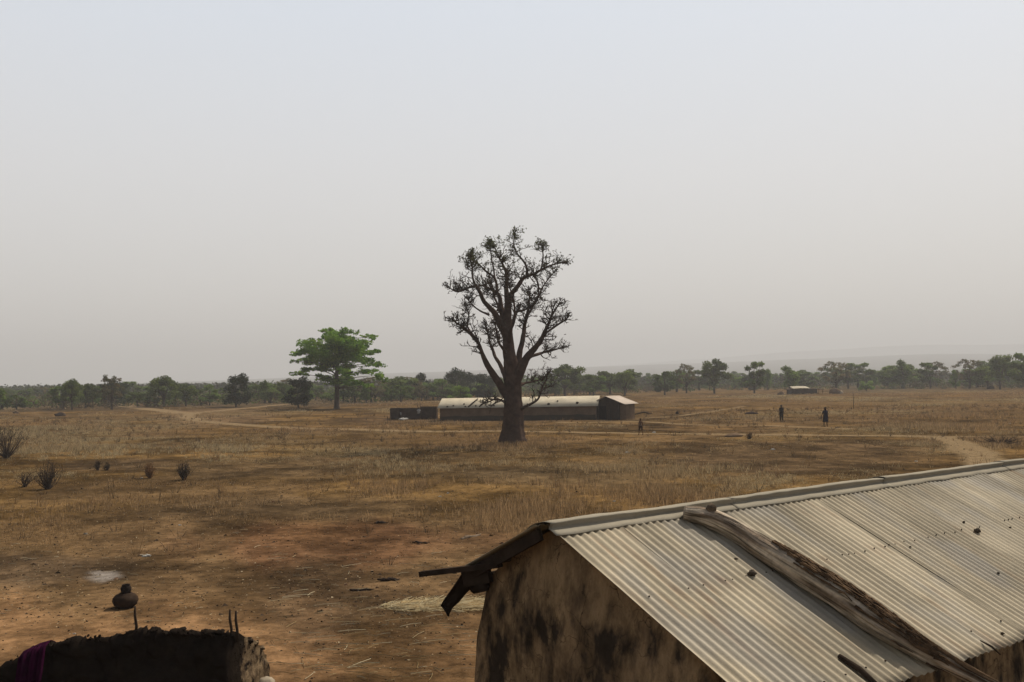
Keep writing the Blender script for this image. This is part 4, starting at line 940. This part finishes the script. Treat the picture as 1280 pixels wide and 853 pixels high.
for x, y, s, lb in ((817.5, 541, .16, 'white bag lying beside the path near the walking child'), (966, 562.5, .13, 'white scrap below the path on the dark patch'), (1262, 530, .12, 'white scrap in the grass at the right'), (784, 566, .12, 'pale scrap right of the baobab foot'), (560, 617, .06, 'white scrap in the middle of the bare field'),
                    (768, 627, .06, 'white scrap just above the near roof ridge'), (550, 621, .05, 'small pale scrap left of the middle white scrap'), (107, 668, .08, 'white strip on the left bare ground'), (183, 696, .1, 'white splinter by the ash patch'), (93, 793, .03, 'tiny white scrap on the lower left bare ground'),
                    (177, 598, .06, 'pale scrap below the reddish dry shrub'), (1145, 577, .08, 'pale scrap above the right part of the roof'), (430, 560, .1, 'pale scrap in the grass left of the baobab'), (225, 657, .05, 'tiny white scrap in the middle left field')): litterbit(x, y, s, lb)

# ------------------------------------------------------------------ long low building, dark wall, gabled hut
def rough_box(o, c0, c1, zt, m, name, parent, thick=None, amp_=.04, zt2=None):
    """upright wall slab between two plan points with uneven faces; c0,c1 Vectors in thing space"""
    d = (c1 - c0); L = d.length; d.normalize(); s = Vector((-d.y, d.x, 0)); t = thick or .3; mb = MB(); nu = max(4, int(L / .5)); nv_ = 5
    def face(sgn):
        def fn(a, b):
            top = zt if zt2 is None else zt + (zt2 - zt) * a
            p = c0 + d * L * a + s * sgn * t / 2; z = -.15 + (top + .15 + .04 * mnoise.noise(Vector((a * L * .8, 3, sgn * .0)))) * b
            return Vector((p.x, p.y, z)) + s * amp_ * mnoise.noise(Vector((a * L * .7, b * 2, sgn * 4)))
        return fn
    v0 = mb.n; mb.grid(face(-1), nu, nv_); v1 = mb.n; mb.grid(face(1), nu, nv_); k = nu + 1
    mb.f = [tuple(q) if q[0] < v1 else tuple(q[::-1]) for q in mb.f]
    tp = nv_ * k
    mb.f += [(v0 + tp + i, v0 + tp + i + 1, v1 + tp + i + 1, v1 + tp + i) for i in range(nu)]
    mb.f += [(v0 + j * k, v0 + (j + 1) * k, v1 + (j + 1) * k, v1 + j * k) for j in range(nv_)] + [(v0 + j * k + nu, v1 + j * k + nu, v1 + (j + 1) * k + nu, v0 + (j + 1) * k + nu) for j in range(nv_)]
    return mb.obj(name, m, parent, False)
a, b = GP(550, 527.5), GP(745, 525)
LB = empty('mud_building', a, 'long low mud building with pale metal roof behind the baobab', 'building'); LO = a.copy()
dB = (b - a); LBL = dB.length; dB.normalize(); sB = Vector((-dB.y, dB.x, 0))
def lb(u, w, z): return dB * u + sB * w + Vector((0, 0, z))
EH = 1.62; WID = 3.8; RH = .95
rough_box(LB, lb(0, .15, 0), lb(LBL, .15, 0), EH, M['mudfar'], 'front_wall', LB)
rough_box(LB, lb(0, WID, 0), lb(LBL, WID, 0), EH, M['mudfar'], 'rear_wall', LB)
for u in (0.15, LBL - .15):
    mb = MB(); t = .15
    v = [lb(u - t, .3, -.15), lb(u - t, WID - .15, -.15), lb(u - t, WID - .15, EH - .03), lb(u - t, WID / 2, EH + RH - .12), lb(u - t, .3, EH - .03)]; v2 = [p + dB * 2 * t for p in v]
    mb.add(v + v2, [(0, 1, 2, 3, 4), (9, 8, 7, 6, 5)] + [(i, i + 5, (i + 1) % 5 + 5, (i + 1) % 5) for i in range(5)]); mb.obj('gable_wall', M['mudfar'], LB, False)
mb = MB()
def pf(a_, b_): return lb(.02 + (LBL - .04) * a_, -.045 - .02 * mnoise.noise(Vector((a_ * 30, b_ * 2, 0))), -.15 + (.75 + .12 * mnoise.noise(Vector((a_ * 14, 2, 0)))) * b_)
mb.grid(pf, 60, 4); mb.f = [q for q in mb.f]; o = mb.obj('plinth', M['stainband'], LB, False); sm = o.modifiers.new('thickness', 'SOLIDIFY'); sm.thickness = .05; o['label'] = 'dark damp lower band of the wall'
ns = 22; sw = (LBL + .5) / ns
def far_sheet(side, k, mb):
    def fn(a_, b_):
        u = -.25 + sw * (k + a_ * 1.03); w = (-.3 + (WID / 2 + .3) * b_) if side == 0 else (WID + .3 - (WID / 2 + .3) * b_); z = EH - .13 + (RH + .13) * b_ + .012 * math.cos(a_ * 2 * math.pi * 9) + .004 * (k % 2)
        return lb(u, w, z + .02)
    mb.grid(fn, 36, 2); return mb
for k in range(ns):
    for sd in (0, 1):
        o = far_sheet(sd, k, MB()).obj('roof_sheet', M['tin'], LB); sm = o.modifiers.new('thickness', 'SOLIDIFY'); sm.thickness = .01
rs_ = random.Random(4)
def onlb(px, lift, frac):   # point on front slope at picture column px and fraction up the slope
    u = (px - 550) / 195 * LBL; return LO + lb(u, -.3 + (WID / 2 + .3) * frac, EH - .13 + (RH + .13) * frac + .03 + lift)
ST = [(560, .12, 'first stone from the left end near the eave'), (567, .2, 'second stone from the left end of the long roof'), (580, .35, 'stone on the long roof left of the slanting sticks'), (583, .1, 'stone at the eave below the left slanting stick'), (596, .15, 'stone at the eave between the slanting sticks'), (602, .7, 'stone high on the long roof left of the baobab'), (613, .2, 'stone at the eave nearest left of the baobab'),
      (619, .15, 'stone touching the view of the baobab trunk on its left'), (661, .2, 'stone at the eave nearest right of the baobab'), (687, .2, 'larger stone at the eave right of the baobab'), (697, .5, 'stone midway up the right half of the long roof'), (722, .25, 'dark flat lump near the right end of the long roof')]
for k, (px, fr, lb_) in enumerate(ST):
    r = .1 if k not in (9, 11) else .15; o = MB().blob((0, 0, 0), (r * 1.1, r, r * .8), k, .6, 8, 6).obj('stone', M['pole'], None, True, onlb(px, r * .5, fr)); tag(o, lb_, 'stone')
for px, f0, px2, f1, lb_ in ((587, .05, 595, .85, 'left slanting dark stick on the long roof'), (601, .05, 609, .85, 'middle slanting dark stick on the long roof'), (616, .1, 623, .7, 'slanting dark stick just left of the baobab on the long roof')):
    a_, b_ = onlb(px, .07, f0), onlb(px2, .07, f1); o = MB().tube([Vector((0, 0, 0)), (b_ - a_) * .5 + Vector((0, 0, .03)), b_ - a_], [.07, .08, .05], 7, True, .3).obj('stick', M['pole'], None, True, a_); tag(o, lb_, 'stick')
# low dark wall to the left
a, b = GP(489, 524.5), GP(548, 524)
DW = empty('mud_wall', a, 'low dark brown mud wall joining the left end of the long building', 'wall'); d_ = b - a
rough_box(DW, Vector((0, 0, 0)), d_ * .62, 1.38, M['muddark'], 'wall_section', DW); rough_box(DW, d_ * .64, d_ * .97, 1.55, M['muddark'], 'wall_section', DW, .45)
rough_box(DW, Vector((0, .1, 0)), Vector((.5, 4, 0)), 1.3, M['muddark'], 'wall_section', DW)
for x, lb_ in ((521.5, 'left one of two short posts behind the dark wall'), (525, 'right one of two short posts behind the dark wall')):
    p = GP(x, 523); p.y += .6; o = MB().tube([(0, 0, -.1), (.02, 0, 1.0), (0, 0, 1.95)], [.06, .05, .04], 6, True, .2).obj('post', M['mudfar'], None, True, p); tag(o, lb_, 'post')
p = GP(503, 525.5); sk = MB().blob((0, 0, .08), (.42, .28, .2), 2, .5, 12, 7, flat=-.1).obj('sack', M['white'], None, True, p); tag(sk, 'pale flattened sack on the ground in front of the dark wall, left one', 'sack')
p = GP(507.5, 525.2); sk = MB().blob((0, 0, .08), (.28, .22, .16), 6, .5, 12, 7, flat=-.1).obj('sack', M['white'], None, True, p); tag(sk, 'smaller pale sack right beside the flattened sack at the dark wall', 'sack')
# gabled hut at the right end
c = GP(741, 524.5); d = GP(778, 524.5)
HT = empty('mud_hut', c, 'small gabled mud hut with pale tin roof at the right end of the long building', 'hut'); KH = c.y / F
HT.rotation_euler.z = -R(33); hw = (d.x - c.x) * 1.02; dep = 2.8; ez = 1.8; pz = 2.5; xp = 19 * KH * 1.05; sh_ = 1.35
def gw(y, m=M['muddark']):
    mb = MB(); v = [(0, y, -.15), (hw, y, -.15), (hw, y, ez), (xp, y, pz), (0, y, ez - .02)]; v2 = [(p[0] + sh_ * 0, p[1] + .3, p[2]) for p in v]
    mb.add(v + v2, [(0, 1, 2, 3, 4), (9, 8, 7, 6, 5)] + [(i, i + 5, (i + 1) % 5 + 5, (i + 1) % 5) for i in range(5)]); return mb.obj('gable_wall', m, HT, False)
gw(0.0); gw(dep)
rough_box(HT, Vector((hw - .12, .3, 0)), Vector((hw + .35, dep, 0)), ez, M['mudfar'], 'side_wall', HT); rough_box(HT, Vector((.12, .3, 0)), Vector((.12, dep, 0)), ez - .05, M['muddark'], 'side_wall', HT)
o = rough_box(HT, Vector((hw + .02, .25, 0)), Vector((hw + .55, .35, 0)), 1.6, M['mudfar'], 'side_room_wall', HT); rough_box(HT, Vector((hw + .45, .4, 0)), Vector((hw + .45, 2.6, 0)), 1.55, M['mudfar'], 'side_room_wall', HT)
for k, (y0, y1) in enumerate(((-.35, .9), (.85, 2.0), (1.95, 3.1))):
    for sgn in (0, 1):
        def fn(a_, b_):
            y_ = y0 + (y1 - y0) * a_
            if sgn: x_ = xp + (hw + .85 - xp) * b_; z_ = pz + .06 - (pz - 1.62) * b_ + .02 * mnoise.noise(Vector((a_ * 3, b_ * 3, k)))
            else: x_ = xp - (xp + .2) * b_; z_ = pz + .06 - (pz - ez + .1) * b_
            return Vector((x_, y_, z_ + .012 * math.cos(a_ * 2 * math.pi * 20) + .006 * (k % 2)))
        o = MB().grid(fn, 60, 4).obj('roof_sheet', M['tinpink'], HT); sm = o.modifiers.new('thickness', 'SOLIDIFY'); sm.thickness = .012
o = MB().box((xp * .72, -.012, .75), (.95, .06, 1.5)).obj('doorway_shade', M['shademud'], HT, False); o['label'] = 'dark panel standing for the shade inside the door opening'  # near-black slab paints the unlit opening, no hole in the wall
for x in (.55, 1.75, 2.3): MB().tube([(x, -.12, -.1), (x + .02, -.12, 1.0), (x, -.12, 1.9)], [.06, .05, .045], 7, True, .2).obj('post', M['pole'], HT)
rr_ = MB().tube([Vector((0, 0, 0)), Vector((1.3, .1, .25)), Vector((2.4, .2, .1))], [.07, .08, .05], 7, True, .3).obj('log', M['pole'], None, True, GP(791, 518.5)); tag(rr_, 'dark pole lying on the ground right of the gabled hut', 'log')

# far shelter at right
p = GP(983, 493); KS = p.y / F
SH = empty('shelter', p, 'far low dark shelter with a pale flat roof sheet on the right', 'shelter')
def px_(x): return (x - 983) * KS
mb = MB(); rough_box(SH, Vector((px_(992), 0, 0)), Vector((px_(1014), 0, 0)), 1.25, M['muddark'], 'wall', SH); rough_box(SH, Vector((px_(984), .3, 0)), Vector((px_(991), .3, 0)), 1.05, M['muddark'], 'wall', SH)
rough_box(SH, Vector((px_(1014.5), .4, 0)), Vector((px_(1022), .4, 0)), 1.05, M['muddark'], 'wall', SH); rough_box(SH, Vector((px_(992), 3.0, 0)), Vector((px_(1022), 3.0, 0)), 1.2, M['muddark'], 'wall', SH)
def rf_(a_, b_): return Vector((px_(991.5) + 21 * KS * a_, -.4 + 3.6 * b_, 1.32 + .45 * b_ + .1 * math.sin(a_ * 3.14)))
o = MB().grid(rf_, 20, 6).obj('roof_sheet', M['tin'], SH); sm = o.modifiers.new('thickness', 'SOLIDIFY'); sm.thickness = .03
def rf2(a_, b_): return Vector((px_(984) + 8 * KS * a_, -.1 + 3.2 * b_, 1.15 + .15 * b_ - .1 * math.sin(a_ * 5)))
o = MB().grid(rf2, 10, 4).obj('thatch_roof', M['muddark'], SH); sm = o.modifiers.new('thickness', 'SOLIDIFY'); sm.thickness = .12
def rf3(a_, b_): return Vector((px_(1013) + 17 * KS * a_, -.1 + 3.2 * b_, 1.2 + .15 * b_ - .12 * a_))
o = MB().grid(rf3, 10, 4).obj('thatch_roof', M['muddark'], SH); sm = o.modifiers.new('thickness', 'SOLIDIFY'); sm.thickness = .1
for x in (1024, 1029): MB().tube([(px_(x), .3, -.1), (px_(x), .3, 1.1)], .07, 6).obj('post', M['pole'], SH)
def blob2(px, py, r, m, lb_, cat, s=1): return blobthing('earth_heap', px, py, r, m, lb_, cat, s, .5)
blob2(976, 493.5, (.75, .7, .75), 'mudfar', 'small reddish heap at the left of the far shelter', 'heap', 2)
blob2(1043, 492.5, (1.25, .9, 1.25), 'mudfar', 'larger red brown heap right of the far shelter', 'heap', 3)
blob2(1051, 492.5, (.6, .5, .7), 'palestone', 'small pale heap at the right side of the red brown heap', 'heap', 5)
for x, y, h, lb_ in ((1067, 511, 2.2, 'thin lone post standing in the orange grass at the right'),):
    p = GP(x, y); o = MB().tube([(0, 0, -.1), (.03, 0, h * .5), (-.02, 0, h)], [.045, .04, .03], 6, True, .2).obj('post', M['twig'], None, True, p); tag(o, lb_, 'post')

# ------------------------------------------------------------------ people
def person(px, by, h_px, facing, label, top, bottom, style='shirt', stride=.18, arms=(.15, .15), bend=0.):
    p = GP(px, by); H = h_px * p.y / F; s = H / 1.7; e = empty('person', p, label, 'person', None, facing)
    vs = []; ed = []; rd = []
    def v(x, y, z, r, par=None):
        vs.append((x * s, y * s, z * s)); rd.append(r * s)
        if par is not None: ed.append((par, len(vs) - 1))
        return len(vs) - 1
    pel = v(0, 0, .92, .125); sp1 = v(0, -.01, 1.08, .115, pel); ch = v(0, -.01, 1.27, .135, sp1); nk0 = v(0, 0, 1.40, .075, ch); nk = v(0, -.01, 1.46, .052, nk0); hd0 = v(0, -.02, 1.54, .082, nk); hd = v(0, -.02, 1.61, .09, hd0); v(0, -.015, 1.67, .06, hd)
    v(0, -.115, 1.575, .014, hd0)                                     # nose
    for sg in (-1, 1): v(sg * .088, 0, 1.575, .018, hd0)              # ears
    for sg in (-1, 1):
        st = stride * sg; hp_ = v(sg * .09, 0, .88, .09, pel); kn = v(sg * .1, -st * .55, .49, .058, hp_); an_ = v(sg * .1, -st * .9 + (.08 if sg < 0 else 0) * (stride > .1), .08, .036, kn); hl = v(sg * .1, -st * .9 - .06, .035, .036, an_); v(sg * .105, -st * .9 - .17, .025, .026, hl)
        ar = arms[0 if sg < 0 else 1]; shd = v(sg * .17, 0, 1.385, .062, nk0); el = v(sg * (.2 + ar * .35), st * .4 + .02, 1.12, .042, shd); wr = v(sg * (.2 + ar * .8), st * .9 - .05, .88, .026, el); pm = v(sg * (.2 + ar * .9), st * 1. - .06, .81, .03, wr)
        for q in range(4): a_ = v(sg * (.2 + ar * .9) + (q - 1.5) * .018, st - .07, .765 - (q in (1, 2)) * .006, .009, pm); v(sg * (.2 + ar * .9) + (q - 1.5) * .018, st - .085 - .004 * q, .725 - (q in (1, 2)) * .01, .008, a_)
        v(sg * (.2 + ar * .9) - sg * .03, st - .095, .785, .01, pm)
    me = bpy.data.meshes.new('body'); me.from_pydata(vs, ed, []); o = bpy.data.objects.new('body_rig', me); COL.objects.link(o)
    sk_ = o.modifiers.new('skin', 'SKIN'); me2 = o.data
    for i_, r_ in enumerate(rd): me2.skin_vertices[0].data[i_].radius = (r_, r_)
    me2.skin_vertices[0].data[0].use_root = True
    sb = o.modifiers.new('sub', 'SUBSURF'); sb.levels = 1; sb.render_levels = 1
    bpy.context.view_layer.update(); dg = bpy.context.evaluated_depsgraph_get(); m3 = bpy.data.meshes.new_from_object(o.evaluated_get(dg)); bpy.data.objects.remove(o)
    m3.materials.clear(); m3.materials.append(M['skin']); m3.polygons.foreach_set('use_smooth', [True] * len(m3.polygons)); link('body', m3, e)
    if top is None: m3.materials.clear(); m3.materials.append(M['skintan'])
    for sg in (-1, 1): MB().blob((sg * .032 * s, -.103 * s, 1.60 * s), .011 * s, 1, 0, 6, 4).obj('eye', M['white'], e)
    MB().blob((0, .0, 1.635 * s), (.103 * s, .108 * s, .085 * s), 3, .08, 14, 8, flat=-.01).obj('hair', M['hair'], e)
    def garm(prof, m, name):
        mb = MB(); v_ = []; n_ = 20
        for r1, r2, z_ in prof:
            for j in range(n_):
                a_ = 2 * math.pi * j / n_; k_ = 1 + .04 * math.sin(a_ * 7 + z_ * 9); v_.append((r1 * math.cos(a_) * s * k_, (r2 * math.sin(a_) - .008) * s * k_, z_ * s))
        mb.add(v_, [(i * n_ + j, i * n_ + (j + 1) % n_, (i + 1) * n_ + (j + 1) % n_, (i + 1) * n_ + j) for i in range(len(prof) - 1) for j in range(n_)]); o_ = mb.obj(name, m, e); z = o_.modifiers.new('t', 'SOLIDIFY'); z.thickness = .01 * s
    if style == 'dress': garm([(.27, .2, .42), (.235, .17, .65), (.2, .15, .88), (.175, .14, 1.05), (.185, .15, 1.25), (.2, .125, 1.37), (.1, .09, 1.44)], top, 'dress')
    else:
        if top: garm([(.19, .145, .84), (.17, .14, 1.05), (.18, .15, 1.25), (.195, .12, 1.37), (.09, .085, 1.43)], top, 'shirt')
        for sg in (-1, 1):
            st = stride * sg; zz = .5 if style == 'shorts' else .12
            k0, k1 = Vector((sg * .09, 0, .9)), Vector((sg * .1, -st * (.55 if zz > .4 else .9) * (.92 if zz > .4 else 1), zz)); km = k0.lerp(k1, .5) if zz > .4 else Vector((sg * .1, -st * .55, .49))
            MB().tube([k0 * s, km * s, k1 * s], [.115 * s, .09 * s, (.085 if zz > .4 else .062) * s], 12, False, .08).obj('trouser_leg', bottom, e)
        garm([(.15, .12, .82), (.165, .135, .9), (.16, .135, 1.0)], bottom, 'waistband')
    for sg in (-1, 1):
        if top: MB().tube([Vector((sg * .16, 0, 1.39)) * s, Vector((sg * (.19 + arms[0 if sg < 0 else 1] * .25), stride * sg * .3, 1.2)) * s], [.075 * s, .062 * s], 10, False).obj('sleeve', top, e)
    return e
person(801, 544, 20.5, R(200), 'bare chested child walking along the path right of the baobab', None, M['browncloth'], 'shorts', .26, (.22, .2))
person(977, 527, 20.5, R(10), 'slim person in dark clothes standing left of the robed person', M['darkcloth'], M['darkcloth'], 'long', .05, (.12, .1))
person(1032, 533.5, 24, R(15), 'person in a dark blue knee length robe near the path', M['navy'], M['navy'], 'dress', .1, (.35, .1))
person(523.5, 525, 15.5, R(0), 'child in a pale grey shirt standing at the dark wall', M['palecloth'], M['darkcloth'], 'shorts', .08, (.15, .15))
person(501.5, 524.5, 10.5, R(30), 'smallest child in a pale top left by the dark wall', M['palecloth'], M['darkcloth'], 'shorts', .08, (.15, .15))

# ------------------------------------------------------------------ haze
hb = MB().box((0, 0, 108), (15200, 15200, 220)); hm = bpy.data.materials.new('haze_air'); hm.use_nodes = True; t = hm.node_tree; t.nodes.clear()
ho_ = t.nodes.new('ShaderNodeOutputMaterial'); pv = t.nodes.new('ShaderNodeVolumePrincipled'); t.links.new(pv.outputs[0], ho_.inputs['Volume'])
pv.inputs['Color'].default_value = (.70, .70, .70, 1); pv.inputs['Density'].default_value = .00046; pv.inputs['Anisotropy'].default_value = .1
tag(hb.obj('haze', hm, None, False), kind='stuff')
